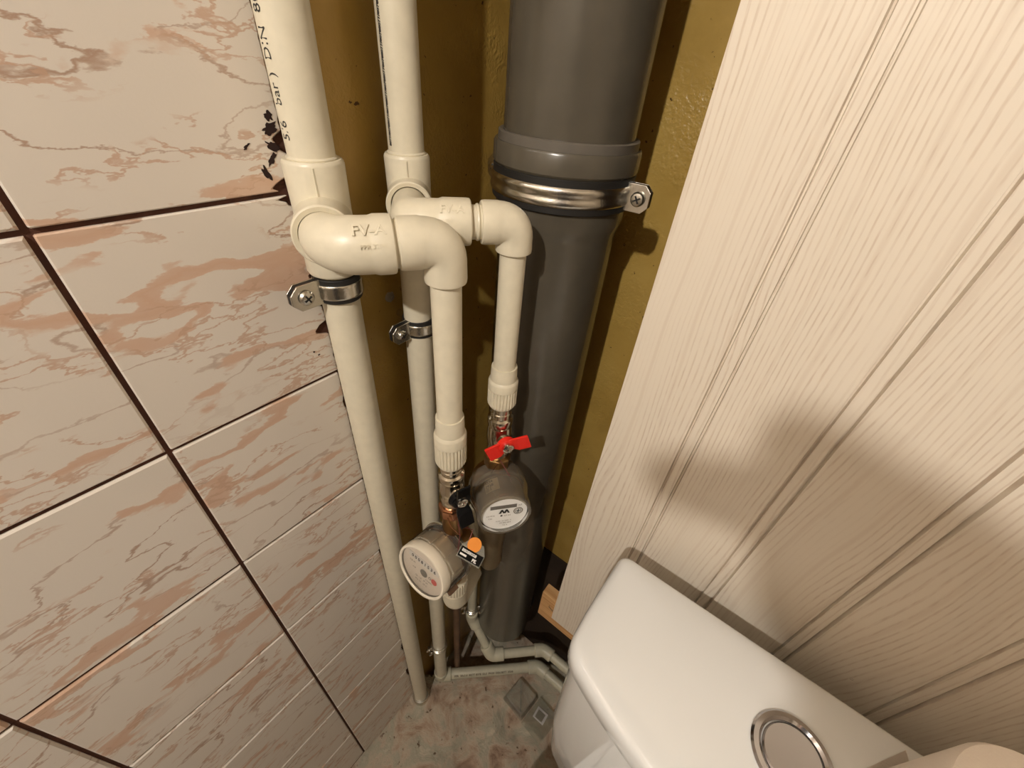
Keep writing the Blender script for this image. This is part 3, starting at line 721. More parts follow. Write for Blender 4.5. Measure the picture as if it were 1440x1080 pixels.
# left hand line (meter in front)
bm = bmesh.new(); adapter(bm, mA.x, mA.y, -0.277, -0.345, 0.0168, 0.0124)
obj('ribbed_adapter', bm, 'ppr', rA, sharp=22)
bm = bmesh.new(); adapter(bm, mB.x, mB.y, -0.240, -0.291, 0.0156, 0.0113)
obj('ribbed_adapter', bm, 'ppr', rB, sharp=22)
ball_valve('nickel ball valve with a black butterfly handle, above the left water meter', mA.x, mA.y, -0.345, -0.418, 0.0148,
           (0.93, -0.36, 0), [((-0.05, -0.03, 1), 0.013, 0.036, 0.015), ((0.12, 0.08, -1), 0.004, 0.046, 0.018)], 'blackp', 0.04)
ball_valve('nickel ball valve with a bright red butterfly handle, above the right water meter', mB.x, mB.y, -0.291, -0.371, 0.0145,
           (0.85, -0.52, 0), [((0.62, 0.72, 0.32), 0.004, 0.027, 0.020), ((-0.60, -0.70, -0.38), 0.004, 0.026, 0.021)], 'red', 0.03)

def wire(pts, parent, m_='wire', r=0.0005, name='seal_wire'):
    bm = bmesh.new(); sweep(bm, pts, r, 6); return obj(name, bm, m_, parent)
def meter(label, X, Y, zc, n, tilt, rf, dep, zt_, zb_, kind):
    """n: horizontal facing; body on the vertical line X,Y; dial pushed out along n by dep"""
    t = thing('water_meter', label, 'water meter', W((X, Y, zc)))
    n = Vector(n).normalized(); s_ = Vector((0, 0, 1)).cross(n).normalized()    # dial right seen from the front
    nn = (n * math.cos(tilt) + Vector((0, 0, 1)) * math.sin(tilt)).normalized(); upv = nn.cross(s_).normalized()
    if upv.z < 0: upv = -upv
    s_ = upv.cross(nn).normalized()
    c = W((X, Y, zc))
    bm = bmesh.new()      # brass vessel
    lathe(bm, [(0, -0.018), (rf * 0.62, -0.018), (rf * 0.80, -0.012), (rf * 0.84, 0.0), (rf * 0.84, dep * 0.36), (rf * 0.70, dep * 0.40), (0, dep * 0.40)], c, nn, 48)
    obj('brass_body', bm, 'brass', t)
    bm = bmesh.new()      # inlet, outlet necks and union nuts
    cyl(bm, W((X, Y, zt_)), c + Vector((0, 0, rf * 0.5)), 0.0120, 0.0135, 32); obj('inlet_tail', bm, 'brass', t); bm = bmesh.new(); cyl(bm, c - Vector((0, 0, rf * 0.5)), W((X, Y, zb_)), 0.0130, 0.0120, 32); obj('outlet_tail', bm, 'brass', t)
    bm = bmesh.new()
    lathe(bm, [(0.0105, 0), (0.0155, 0), (0.0165, -0.003), (0.0165, -0.016), (0.0150, -0.019), (0.0135, -0.0195)], W((X, Y, zt_ + 0.001)), (0, 0, 1), 8)
    obj('union_nut', bm, 'copper' if kind == 1 else 'brass', t, smooth=False, bevel=0.001)
    return t, c, n, nn, s_, upv
# --- left meter: cream register under a clear shroud
m1, c1, n1, nn1, s1, u1 = meter('water meter with cream-sided body and tilted dial with red dot, beside the thick riser', mA.x, mA.y, -0.510, (0.03, -0.999, 0), 0.22, 0.0400, 0.060, -0.418, -0.600, 1)
bm = bmesh.new(); lathe(bm, [(0.0351, 0.0125), (0.0404, 0.012), (0.0408, 0.014), (0.0404, 0.016), (0.0351, 0.0165)], c1, nn1, 64); obj('steel_rim', bm, 'zinc', m1)
bm = bmesh.new(); lathe(bm, [(0.0347, 0.017), (0.0375, 0.017), (0.0375, 0.022), (0.0361, 0.0225)], c1, nn1, 64); obj('brass_ring', bm, 'brass', m1)
bm = bmesh.new(); lathe(bm, [(0.0333, 0.021), (0.0344, 0.022), (0.0348, 0.045), (0.0334, 0.046)], c1, nn1, 64); obj('register_wall', bm, 'cream', m1)
bm = bmesh.new(); lathe(bm, [(0.0334, 0.045), (0.0372, 0.046), (0.0382, 0.048), (0.0382, 0.058), (0.0375, 0.0600), (0.0353, 0.0602), (0.0344, 0.0585)], c1, nn1, 64); obj('register_ring', bm, 'cream', m1)
bm = bmesh.new(); lathe(bm, [(0.0389, 0.015), (0.0388, 0.047)], c1, nn1, 64); obj('clear_shroud', bm, 'clear', m1)
bm = bmesh.new(); lathe(bm, [(0, 0.0555), (0.0347, 0.0555)], c1, nn1, 64); dl = obj('dial', bm, 'dialpink', m1)
for a in (0.2, 0.9, 1.7, 2.6, 3.5, 4.4, 5.3):
    bm = bmesh.new(); d = s1 * math.cos(a) + u1 * math.sin(a)
    rot = Matrix((d.cross(nn1), d, nn1)).transposed(); box(bm, c1 + d * 0.0357 + nn1 * 0.0335, (0.0035, 0.003, 0.024), rot); obj('rib', bm, 'cream', m1, smooth=False)
fc = c1 + nn1 * 0.0558
def dial_text(s, size, u, v, parent, m_='ink', c=fc, sx=s1, uy=u1, nn=nn1, bold=0.0, rot=0.0, align='CENTER'):
    size *= sx.length
    X_ = sx * math.cos(rot) + uy * math.sin(rot); Y_ = uy * math.cos(rot) - sx * math.sin(rot)
    return obj('dial_print', text_bm(s, size, plane_map(c + sx * u + uy * v + nn * 0.0002, X_, Y_, nn), 0, bold, align), m_, parent, smooth=False)
def disc(parent, c, sx, uy, nn, u, v, r, m_, r_in=0, name='dial_mark', seg=28):
    r *= sx.length; r_in *= sx.length
    bm = bmesh.new(); prof = [(r_in, 0.0002), (r, 0.0002)] if r_in else [(0, 0.0002), (r, 0.0002)]
    lathe(bm, prof, c + sx * u + uy * v, nn, seg); return obj(name, bm, m_, parent, smooth=False)
def bar(parent, c, sx, uy, nn, u, v, w_, h_, m_, name='dial_mark', th=0.0003):
    bm = bmesh.new(); prism(bm, [(-w_ / 2, -h_ / 2), (w_ / 2, -h_ / 2), (w_ / 2, h_ / 2), (-w_ / 2, h_ / 2)], c + sx * u + uy * v + nn * 0.0001, sx, uy, nn, th); return obj(name, bm, m_, parent, smooth=False)
bar(dl, fc, s1, u1, nn1, 0, 0.0135, 0.050, 0.0085, 'white', 'counter_window')
dial_text('0 0 0 8 1 5 3 6', 0.0068, 0, 0.0113, dl, bold=0.0002, c=fc + nn1 * 0.0004)
disc(dl, fc, s1, u1, nn1, 0.002, -0.003, 0.0058, 'lcd', name='star_wheel')
disc(dl, fc, s1, u1, nn1, 0.0195, -0.004, 0.0046, 'reddot', name='red_pointer')
disc(dl, fc, s1, u1, nn1, 0.0125, -0.003, 0.0022, 'softink', 0.0014)
dial_text('CE M', 0.0042, -0.018, 0.002, dl, 'softink'); dial_text('m3', 0.0042, -0.014, -0.006, dl, 'softink')
dial_text('Qn 1,5   IP 65', 0.0038, 0, -0.0165, dl, 'softink'); dial_text('PN 16   30 C', 0.0038, 0, -0.0225, dl, 'softink'); dial_text('x 0,0001', 0.0034, 0.012, -0.0115, dl, 'softink')
bm = bmesh.new(); lathe(bm, [(0, 0.0588), (0.0344, 0.0585)], c1, nn1, 48); obj('dial_glass', bm, 'clear', m1)
bm = bmesh.new(); rot = Matrix((s1, u1, nn1)).transposed(); box(bm, c1 + s1 * 0.0330 - u1 * 0.0225 + nn1 * 0.035, (0.004, 0.012, 0.016), rot @ Matrix.Rotation(0.9, 3, 'Z')); obj('seal_tab', bm, 'oldpipe', m1, smooth=False, bevel=0.001)
# ribbed outlet and rounded elbow below it
el1 = thing('outlet_elbow', 'cream ribbed adapter and elbow under the left water meter', 'pipe fitting', W((mA.x, mA.y, -0.66)))
bm = bmesh.new(); adapter(bm, mA.x, mA.y, -0.660, -0.600, 0.0200, 0.0124, flip=False) if False else lathe(bm, [(0.012, 0), (0.0185, 0), (0.0198, -0.002), (0.0198, -0.026), (0.0185, -0.027), (0.0185, -0.031)], W((mA.x, mA.y, -0.598)), (0, 0, 1), 112, ribs=1, ribd=0.0013, ribz=(-0.0262, -0.0018)); obj('ribbed_adapter', bm, 'ppr', el1, sharp=22)
bm = bmesh.new(); P_ = elbow_pts(W((mA.x, mA.y, -0.628)), W((mA.x, mA.y, -0.672)), W((mA.x - 0.012, mA.y + 0.055, -0.672)), 0.020, 10); sweep(bm, P_, [0.0190] + [0.0188] * 11 + [0.0170], 40); obj('elbow', bm, 'ppr', el1)
bm = bmesh.new(); sweep(bm, elbow_pts(W((mA.x - 0.012, mA.y + 0.050, -0.672)), W((-0.276, 0.274, -0.672)), W((-0.279, 0.273, -1.30)), 0.012, 8), 0.0075, 24); obj('drop_pipe', bm, 'oldpipe', el1, label='dark brown thin pipe')
wire([W((mA.x, mA.y, -0.43)) + Vector((0.0155, -0.006, 0)), W((mA.x, mA.y, -0.45)) + Vector((0.024, -0.012, 0)), W((mA.x, mA.y, -0.475)) + Vector((0.026, -0.018, 0)), c1 + s1 * 0.036 + nn1 * 0.020 + u1 * 0.010], m1, 'wire', 0.0006)
wire([W((mA.x, mA.y, -0.425)) + Vector((0.008, -0.0155, 0)), W((mA.x, mA.y, -0.437)) + Vector((0.014, -0.016, 0)), W((mA.x, mA.y, -0.448)) + Vector((0.022, -0.012, 0))], m1, 'copper', 0.0006)

# --- right meter: smoky shroud, white round dial
m2, c2, n2, nn2, s2, u2 = meter('water meter with smoky transparent housing and round white dial, in front of the soil pipe', mB.x, mB.y, -0.421, (0.766, -0.643, 0), 0.10, 0.0365, 0.058, -0.371, -0.530, 2)
bm = bmesh.new(); lathe(bm, [(0, 0.050), (0.0272, 0.050), (0.0285, 0.047), (0.0295, 0.018), (0.033, 0.015), (0, 0.0145)], c2, nn2, 56); obj('register_can', bm, simple('grey_brown_register', (0.17, 0.14, 0.10), 0.4), m2)
bm = bmesh.new(); lathe(bm, [(0.0365, 0.004), (0.0374, 0.008), (0.0368, 0.026), (0.0340, 0.034), (0.0328, 0.044), (0.0330, 0.052), (0.0322, 0.0565), (0.0305, 0.0580), (0.0280, 0.0575)], c2, nn2, 64); obj('smoky_shroud', bm, 'smoke', m2)
bm = bmesh.new(); lathe(bm, [(0.0280, 0.0515), (0.0292, 0.054), (0.0292, 0.0565), (0.0280, 0.0575)], c2, nn2, 64); obj('dial_bezel', bm, 'film', m2)
bm = bmesh.new(); lathe(bm, [(0, 0.0530), (0.0280, 0.0530)], c2, nn2, 56); d2 = obj('dial', bm, 'dial', m2)
f2 = c2 + nn2 * 0.0533; rt = 0.0
s2f, u2f = s2, u2; s2 = s2 * 0.87; u2 = u2 * 0.87
kw = dict(c=f2, sx=s2, uy=u2, nn=nn2)
bar(d2, f2, s2, u2, nn2, -0.001, 0.0125, 0.036, 0.0062, 'lcd', 'counter_window')
dial_text('00042,718', 0.0050, -0.001, 0.0107, d2, 'softink', **{**kw, 'c': f2 + nn2 * 0.0004})
dial_text('m3', 0.0040, 0.0215, 0.0115, d2, 'softink', **kw)
for q in (-1, 1):      # the black twin-peak emblem under the counter
    bm = bmesh.new(); prism(bm, [(q * 0.0032 - 0.0042, -0.0034), (q * 0.0032 - 0.0012, -0.0034), (q * 0.0032 + 0.0005, 0.0002), (q * 0.0032 + 0.0020, -0.0034), (q * 0.0032 + 0.0046, -0.0034), (q * 0.0032 + 0.0012, 0.0036), (q * 0.0032 - 0.0008, 0.0036)], f2 + u2 * 0.0035 + nn2 * 0.0001, s2, u2, nn2, 0.0003)
    obj('emblem', bm, 'ink', d2, smooth=False)
disc(d2, f2, s2, u2, nn2, 0.0195, 0.0015, 0.0066, 'softink', 0.0054); disc(d2, f2, s2, u2, nn2, 0.0195, 0.0015, 0.0044, 'softink', 0.0036)
bar(d2, f2, s2, u2, nn2, 0.0195, 0.0015, 0.0010, 0.0070, 'ink'); bar(d2, f2, s2, u2, nn2, 0.0195, 0.0015, 0.0052, 0.0010, 'ink')
disc(d2, f2, s2, u2, nn2, -0.0035, -0.0045, 0.0016, 'ink')
dial_text('Q3 2,5', 0.0034, 0.0045, -0.0058, d2, 'softink', **kw); dial_text('CE M18', 0.0034, -0.0185, -0.004, d2, 'softink', **kw); dial_text('T30', 0.0034, -0.019, -0.0095, d2, 'softink', **kw)
dial_text('R100 - H / R50 - V', 0.0028, 0.000, -0.0160, d2, 'softink', **kw); dial_text('18 203 654', 0.0036, 0.002, -0.0205, d2, 'softink', **kw); dial_text('PN 16', 0.0026, 0.002, -0.0250, d2, 'softink', **kw)
s2, u2 = s2f, u2f
# paper label inside the shroud
def shroud_map(a0, h0):
    def f(u, v, w_):
        a = a0 + u / 0.030; d = s2 * math.sin(a) + u2 * math.cos(a)
        return c2 + d * (0.0300 + w_) + nn2 * (h0 + v)
    return f
lm = shroud_map(-0.42, 0.024); bm = bmesh.new(); n_ = 8
vs = [[bm.verts.new(lm(-0.009 + 0.018 * i / n_, 0.018 * j, 0)) for i in range(n_ + 1)] for j in (0, 1)]
for i in range(n_): bm.faces.new((vs[0][i], vs[0][i + 1], vs[1][i + 1], vs[1][i]))
obj('paper_label', bm, simple('grey_paper_label', (0.50, 0.45, 0.36), 0.5), m2)
for k in range(3): obj('label_print', text_bm(['1234', '5678', '||| |'][k], 0.0052, lambda u, v, w_, k=k: lm(-0.0078 + u, 0.0016 + v + 0.0055 * k, 0.0003), 0, 0.0001), 'ink', m2, smooth=False)
# tail below right meter
bm = bmesh.new(); lathe(bm, [(0.012, 0), (0.0190, 0), (0.0200, -0.004), (0.0200, -0.030), (0.0180, -0.055), (0.0185, -0.095), (0.0160, -0.108), (0.009, -0.114), (0, -0.115)], W((mB.x, mB.y, -0.512)), (0, 0, 1), 40)
tb = obj('outlet_cap', bm, simple('dull_brown_brass', (0.20, 0.15, 0.085), 0.38, 0.35, var=0.2), m2)
wire([W((mB.x, mB.y, -0.366)) + Vector((0.012, -0.010, 0)), W((mB.x, mB.y, -0.385)) + Vector((0.026, -0.008, 0)), W((mB.x, mB.y, -0.405)) + Vector((0.036, -0.010, 0)), W((mB.x, mB.y, -0.418)) + Vector((0.038, -0.013, 0))], m2, 'wire', 0.0006)
wire([W((mB.x, mB.y, -0.371)) + Vector((0.010, -0.012, 0)), W((mB.x, mB.y, -0.402)) + Vector((0.000, -0.0185, 0))], m2, 'copper', 0.0006)
# hanging seal tag with an orange round sticker
tg = thing('seal_tag', 'small clear seal tag, orange disc over black printed strip, between the meters', 'tag', W((-0.170, 0.195, -0.462)))
to = W((-0.1685, 0.1945, -0.4575)); tX = (cx * 0.85 + cy * 0.50).normalized(); tn = Vector((0.32, -0.37, 0.87)); tn = (tn - tX * tn.dot(tX)).normalized(); tY = tn.cross(tX).normalized()
bm = bmesh.new(); prism(bm, [(-0.0155, -0.012), (0.0155, -0.012), (0.0155, 0.002), (0.009, 0.012), (-0.009, 0.012), (-0.0155, 0.002)], to, tX, tY, tn, 0.0012); obj('clear_tab', bm, 'film', tg, smooth=False)
bm = bmesh.new(); prism(bm, [(-0.0145, -0.0105), (0.0145, -0.0105), (0.0145, 0.0012), (-0.0145, 0.0012)], to + tn * 0.0012, tX, tY, tn, 0.0006); bs = obj('black_strip', bm, 'blackp', tg, smooth=False)
bm = bmesh.new(); lathe(bm, [(0, 0.0004), (0.0085, 0.0004), (0.0085, 0)], to + tn * 0.0012 + tY * 0.0082 - tX * 0.002, tn, 32); obj('orange_disc', bm, 'orange', tg)
tm = lambda o_: plane_map(to + tn * 0.0020 + tX * o_[0] + tY * o_[1], tX, tY, tn)
obj('strip_print', text_bm('88088008', 0.0048, tm((-0.0125, -0.0040)), 0, 0.0001), 'white', bs, smooth=False)
obj('strip_print', text_bm('PE.', 0.0050, tm((0.0035, -0.0092)), 0, 0.0002), 'white', bs, smooth=False)
bar(bs, to + tn * 0.0018, tX, tY, tn, -0.0085, -0.0072, 0.0085, 0.0022, 'white', 'white_dash')
wire([to + tY * 0.010 - tX * 0.01, to + tY * 0.022 - tX * 0.012, W((mA.x + 0.010, mA.y - 0.004, -0.45))], tg)

# ------------------------------------------------------------------ low pipework
gx, gy = -0.273, 0.319
la = thing('low_water_pipe', 'upper of the two low cream pipes, bent round under the soil pipe', 'water pipe', W((gx, gy, -1.05)))
zl = -1.120
q0 = Vector((gx, gy, -1.035)); q1 = Vector((-0.2020, 0.3120, zl)); q2 = Vector((-0.1095, 0.4020, zl)); q3 = Vector((0.10, 0.4060, zl))
def inline(name, a, b, r, parent, m_='ppr_grey', seg=32):
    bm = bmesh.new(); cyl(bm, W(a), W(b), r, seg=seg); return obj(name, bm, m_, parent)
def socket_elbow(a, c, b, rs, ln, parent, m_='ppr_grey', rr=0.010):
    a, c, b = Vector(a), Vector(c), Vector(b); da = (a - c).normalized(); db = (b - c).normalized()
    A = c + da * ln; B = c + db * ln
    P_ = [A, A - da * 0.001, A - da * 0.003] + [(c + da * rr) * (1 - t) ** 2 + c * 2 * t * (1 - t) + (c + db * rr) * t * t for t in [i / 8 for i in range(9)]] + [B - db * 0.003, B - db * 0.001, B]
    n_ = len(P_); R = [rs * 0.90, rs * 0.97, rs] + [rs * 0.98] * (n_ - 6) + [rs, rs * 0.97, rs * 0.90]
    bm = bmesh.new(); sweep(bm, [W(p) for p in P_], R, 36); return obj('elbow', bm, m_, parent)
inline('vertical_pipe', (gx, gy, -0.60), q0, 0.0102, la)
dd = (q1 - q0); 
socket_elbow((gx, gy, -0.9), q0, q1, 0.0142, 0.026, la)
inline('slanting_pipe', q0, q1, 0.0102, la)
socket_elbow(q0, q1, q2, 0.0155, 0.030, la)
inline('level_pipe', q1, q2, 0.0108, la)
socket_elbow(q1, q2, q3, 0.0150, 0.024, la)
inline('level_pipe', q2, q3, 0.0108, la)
# connection from right meter back to it
inline('short_pipe', (mB.x, mB.y, -0.612), (gx + 0.002, gy, -0.612), 0.0095, la)
lb = thing('low_water_pipe', 'lower printed cream pipe running along the concrete floor', 'water pipe', W((-0.296, 0.232, -1.25)))
zl2 = -1.250
w0 = Vector((-0.2965, 0.2320, zl2)); w0b = Vector((-0.2700, 0.2420, zl2)); w1 = Vector((-0.1120, 0.4060, zl2)); w2 = Vector((0.10, 0.4080, zl2))
db = (w1 - w0).normalized()
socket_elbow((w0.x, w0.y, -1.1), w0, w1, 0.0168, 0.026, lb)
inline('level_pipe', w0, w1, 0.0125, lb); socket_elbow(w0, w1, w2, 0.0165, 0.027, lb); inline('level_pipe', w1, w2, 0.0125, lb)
bm = text_bm('PPR  20x3,4  80/77 8078  S2,5  PN20  DIN 8077  0508', 0.0068, cyl_map(W(w0), db, (0, 0, 1), 0.0127, math.radians(58), 0.034, -1), 0, 0.0002); obj('printed_lettering', bm, 'softink', lb, smooth=False)
# two small clamps down here
def ring_clamp(label, c, r, dirs):
    t = thing('ring_clamp', label, 'pipe clamp', W(c))
    for dz in (-0.004, 0.004):
        bm = bmesh.new(); lathe(bm, [(r + 0.0032 + 0.0013 * math.cos(a), 0.0016 * math.sin(a) + dz) for a in [2 * math.pi * i / 8 for i in range(9)]], W(c), (0, 0, 1), 40); obj('steel_ring', bm, 'zinc', t)
    bm = bmesh.new(); lathe(bm, [(r, -0.006), (r + 0.003, -0.006), (r + 0.003, 0.006), (r, 0.006)], W(c), (0, 0, 1), 40); obj('band', bm, 'zinc', t)
    for d in dirs:
        d = Vector(d).normalized(); p = W(c) + d * (r + 0.009)
        bm = bmesh.new(); ear(bm, p, d, Vector((0, 0, 1)).cross(d), 0.014, 0.013, 0.004); obj('lug', bm, 'zinc', t, smooth=False, bevel=0.0005)
        o_ = Vector((0, 0, 1)).cross(d); o_ = o_ if o_.y < 0 else -o_
        bm = bmesh.new(); cyl(bm, p - o_ * 0.006, p + o_ * 0.010, 0.0022, seg=12); cyl(bm, p + o_ * 0.008, p + o_ * 0.0125, 0.0045, seg=16, ch=0.0008); obj('screw', bm, 'zinc', t)
    return t
ring_clamp('double steel ring clamp on the upper low pipe, beside the foot of the soil pipe', (gx, gy, -0.985), 0.0102, [(0.75, 0.66, 0), (-0.75, -0.66, 0)])
ring_clamp('steel clamp low down on the second riser, just above the floor elbow', (-0.2985, 0.2355, -1.060), 0.0148, [(-0.35, -0.93, 0)])

# ------------------------------------------------------------------ clear packaging on the floor
cp = thing('plastic_box', 'empty clear plastic box with a white label, on the floor behind the cistern', 'box', (-0.075, 0.345, 0.0))
def pk(u, v, h): return Vector((-0.145, 0.300, 0.004)) + Vector((0.86, -0.10, 0)) * u + Vector((0.10, 0.86, 0)) * v + Vector((0, 0, h))
bm = bmesh.new(); fr_ = [(0.0, 0.0), (0.075, 0.0), (0.075, 0.075), (0.0, 0.075)]
A = [bm.verts.new(pk(u, v, 0.0)) for u, v in fr_]; B = [bm.verts.new(pk(0.006 + u * 0.84, 0.006 + v * 0.84, 0.020)) for u, v in fr_]
for i in range(4): bm.faces.new((A[i], A[(i + 1) % 4], B[(i + 1) % 4], B[i]))
bm.faces.new(B)
obj('clear_lid', bm, 'film', cp, smooth=False, bevel=0.002)
bm = bmesh.new(); A = [bm.verts.new(pk(0.078 + u, v - 0.004, 0.006 + 0.05 * u)) for u, v in ((0, 0), (0.07, 0), (0.07, 0.085), (0, 0.085))]; bm.faces.new(A); bmesh.ops.solidify(bm, geom=bm.faces[:], thickness=0.001)
obj('clear_tray', bm, 'film', cp, smooth=False)
bm = bmesh.new(); A = [bm.verts.new(pk(0.092 + u, 0.030 + v, 0.0095 + 0.05 * u)) for u, v in ((0, 0), (0.034, 0.004), (0.030, 0.034), (-0.004, 0.030))]; bm.faces.new(A); bmesh.ops.solidify(bm, geom=bm.faces[:], thickness=0.0006)
obj('white_label', bm, 'white', cp, smooth=False)
bm = bmesh.new(); A = [bm.verts.new(pk(0.097 + u, 0.034 + v, 0.0100 + 0.05 * u)) for u, v in ((0, 0), (0.022, 0.003), (0.020, 0.024), (-0.003, 0.021))]; bm.faces.new(A); bmesh.ops.solidify(bm, geom=bm.faces[:], thickness=0.0006)
obj('label_window', bm, simple('grey_label_field', (0.42, 0.38, 0.30), 0.6), cp, smooth=False)
bm = bmesh.new(); cyl(bm, pk(0.010, 0.066, 0.022), pk(0.062, 0.010, 0.022), 0.0011, seg=10); obj('folded_edge', bm, 'film', cp)

# ------------------------------------------------------------------ cistern
CXm = 0.1755; HW = 0.2045; YB = 0.3130; LZ = -0.453
tk = thing('cistern', 'white glazed toilet cistern with chrome push button, against the boards', 'toilet cistern', (0.158, 0.20, 0.45))
KC = 0.900
def WC(v): return Vector((KC * v[0], KC * v[1], KC * v[2] + Z0))
def lid_outline(inset=0.0, n=16):
    """plan outline, counter-clockwise from back left"""
    hw = HW - inset; yb = YB - inset; pts = []
    def arc(cx_, cy_, r, a0, a1, m_): return [(cx_ + r * math.cos(a0 + (a1 - a0) * i / m_), cy_ + r * math.sin(a0 + (a1 - a0) * i / m_)) for i in range(m_ + 1)]
    rb = 0.012; xl = CXm - hw; xr = CXm + hw
    pts += arc(xl + rb, yb - rb, rb, math.pi / 2, math.pi, 6)
    rf = 0.032
    # side slightly bowed then big front corner, then bowed front
    fy = 0.186 + inset * 0.8
    pts += [(xl - 0.0008, yb - 0.05), (xl - 0.001, yb - 0.09)]
    pts += arc(xl + rf, fy + 0.014, rf, math.pi, math.pi * 1.36, 8)
    fx0 = pts[-1][0]; fy0 = pts[-1][1]
    half = CXm - fx0
    for i in range(1, 24):
        t = i / 12 - 1; pts.append((CXm + half * t, fy0 - (0.040) * (1 - t * t)))
    L0 = [(2 * CXm - x, y) for x, y in pts[:17]][::-1]
    pts += L0
    return pts
def loft(bm, rings, cap0=True, cap1=True):
    R = [[bm.verts.new(p) for p in ring] for ring in rings]; n = len(R[0])
    for A, B in zip(R, R[1:]):
        for i in range(n): bm.faces.new((A[i], A[(i + 1) % n], B[(i + 1) % n], B[i]))
    if cap0: bm.faces.new(R[0][::-1])
    if cap1: bm.faces.new(R[-1])
def shaped(inset, z, k=1.0):
    return [WC((x, y, z)) for x, y in lid_outline(inset)]
bm = bmesh.new()
def top_ring(s, z):        # scaled towards the centre for the domed lid
    out = []
    for x, y in lid_outline(0.004):
        cx_, cy_ = CXm, 0.238; out.append(WC((cx_ + (x - cx_) * (1 - (1 - s) * 0.35 - (1 - s) * 0.65 * 0.45), cy_ + (y - cy_) * s, z)))
    return out
rings = [shaped(0.004, LZ - 0.030), shaped(0.0010, LZ - 0.030), shaped(0.0, LZ - 0.028), shaped(0.0, LZ - 0.012), shaped(0.0012, LZ - 0.0065), shaped(0.004, LZ - 0.0025)]
loft(bm, rings + [top_ring(s, z) for s, z in ((0.96, LZ - 0.0008), (0.88, LZ + 0.0008), (0.76, LZ + 0.0022), (0.5, LZ + 0.0032), (0.2, LZ + 0.0038))])
lid = obj('lid', bm, 'ceramic', tk, sharp=60)
bm = bmesh.new()
def body_ring(sx, sy, z, inset=0.006): 
    return [WC((CXm + (x - CXm) * sx, YB - 0.004 + (y - YB + 0.004) * sy, z)) for x, y in lid_outline(inset)]
loft(bm, [body_ring(0.62, 0.70, -0.915), body_ring(0.80, 0.80, -0.905), body_ring(0.90, 0.90, -0.84), body_ring(0.965, 0.965, -0.70), body_ring(1.0, 1.0, LZ - 0.034)])
obj('tank', bm, 'ceramic', tk, sharp=60)
bx0, by0 = 0.1680, 0.2290; bzt = LZ + 0.0038
bm = bmesh.new(); lathe(bm, [(0.0295, 0), (0.0300, 0.0022), (0.0285, 0.0042), (0.0250, 0.0048), (0.0228, 0.0030), (0.0222, -0.002)], WC((bx0, by0, bzt - 0.001)), seg=64); bt = obj('push_button', bm, 'chromeb', tk, label='chrome push button')
bm = bmesh.new(); lathe(bm, [(0.0218, -0.004), (0.0218, 0.0015), (0.0205, 0.0030), (0.012, 0.0022), (0, 0.0018)], WC((bx0, by0, bzt)), seg=48); obj('button_plate', bm, 'chromeb', bt)
# toilet bowl below (the cistern stands on it)
bw = thing('toilet_bowl', 'white ceramic toilet pan carrying the cistern, mostly out of view', 'toilet', (CXm, -0.05, 0))
def ell(cx_, cy_, a, b_, z, n=48): return [Vector((cx_ + a * math.cos(2 * math.pi * i / n), cy_ + b_ * math.sin(2 * math.pi * i / n), z)) for i in range(n)]
bm = bmesh.new(); loft(bm, [ell(CXm, 0.03, 0.11, 0.20, 0.0), ell(CXm, 0.03, 0.10, 0.18, 0.12), ell(CXm, 0.00, 0.15, 0.24, 0.30), ell(CXm, -0.01, 0.18, 0.30, 0.365), ell(CXm, -0.01, 0.178, 0.298, 0.384)])
for v in bm.verts:
    pass
obj('bowl', bm, 'ceramic', bw, sharp=60)
bm = bmesh.new(); loft(bm, [ell(CXm, -0.055, 0.178, 0.235, 0.386), ell(CXm, -0.055, 0.182, 0.24, 0.392), ell(CXm, -0.055, 0.180, 0.238, 0.400), ell(CXm, -0.055, 0.12, 0.17, 0.404)])
obj('seat_cover', bm, 'ceramic', bw, sharp=60)

# ------------------------------------------------------------------ toilet roll and a loose sheet on the lid
rl = thing('toilet_roll', 'cream toilet paper roll standing on the right end of the cistern', 'toilet roll', WC((0.268, 0.226, LZ + 0.004)))
bm = bmesh.new(); lathe(bm, [(0.021, 0.0), (0.048, 0.0), (0.0505, 0.003), (0.0505, 0.092), (0.0485, 0.0965), (0.040, 0.0985), (0.022, 0.097), (0.0205, 0.094), (0.0205, 0.0), (0.021, 0.0)], WC((0.268, 0.226, LZ + 0.0035)), seg=56); obj('paper_winding', bm, 'paper', rl)
bm = bmesh.new(); lathe(bm, [(0.0200, 0.0), (0.0204, 0.0), (0.0204, 0.096), (0.0195, 0.096), (0.0195, 0.0), (0.02, 0.0)], WC((0.268, 0.226, LZ + 0.0035)), seg=40); obj('card_tube', bm, 'oldpipe', rl)
bm = bmesh.new(); nn_ = 10
def sheet(u, v):
    a = Vector((0.249, 0.300)); e_1 = Vector((-0.60, -0.80)) * 0.085; e_2 = Vector((0.26, -0.96)) * 0.03
    p = a + e_1 * u + e_2 * v; return WC((p.x, p.y, LZ + 0.0040 + 0.0012 * abs(noise.noise(Vector((u * 5, v * 3, 1))))))
vs = [[bm.verts.new(sheet(i / nn_, j / 4)) for i in range(nn_ + 1)] for j in range(5)]
for j in range(4):
    for i in range(nn_): bm.faces.new((vs[j][i], vs[j][i + 1], vs[j + 1][i + 1], vs[j + 1][i]))
bmesh.ops.solidify(bm, geom=bm.faces[:], thickness=0.0005)
tag(obj('paper_sheet', bm, 'paper'), 'loose piece of embossed toilet paper on the cistern lid beside the roll', 'paper')

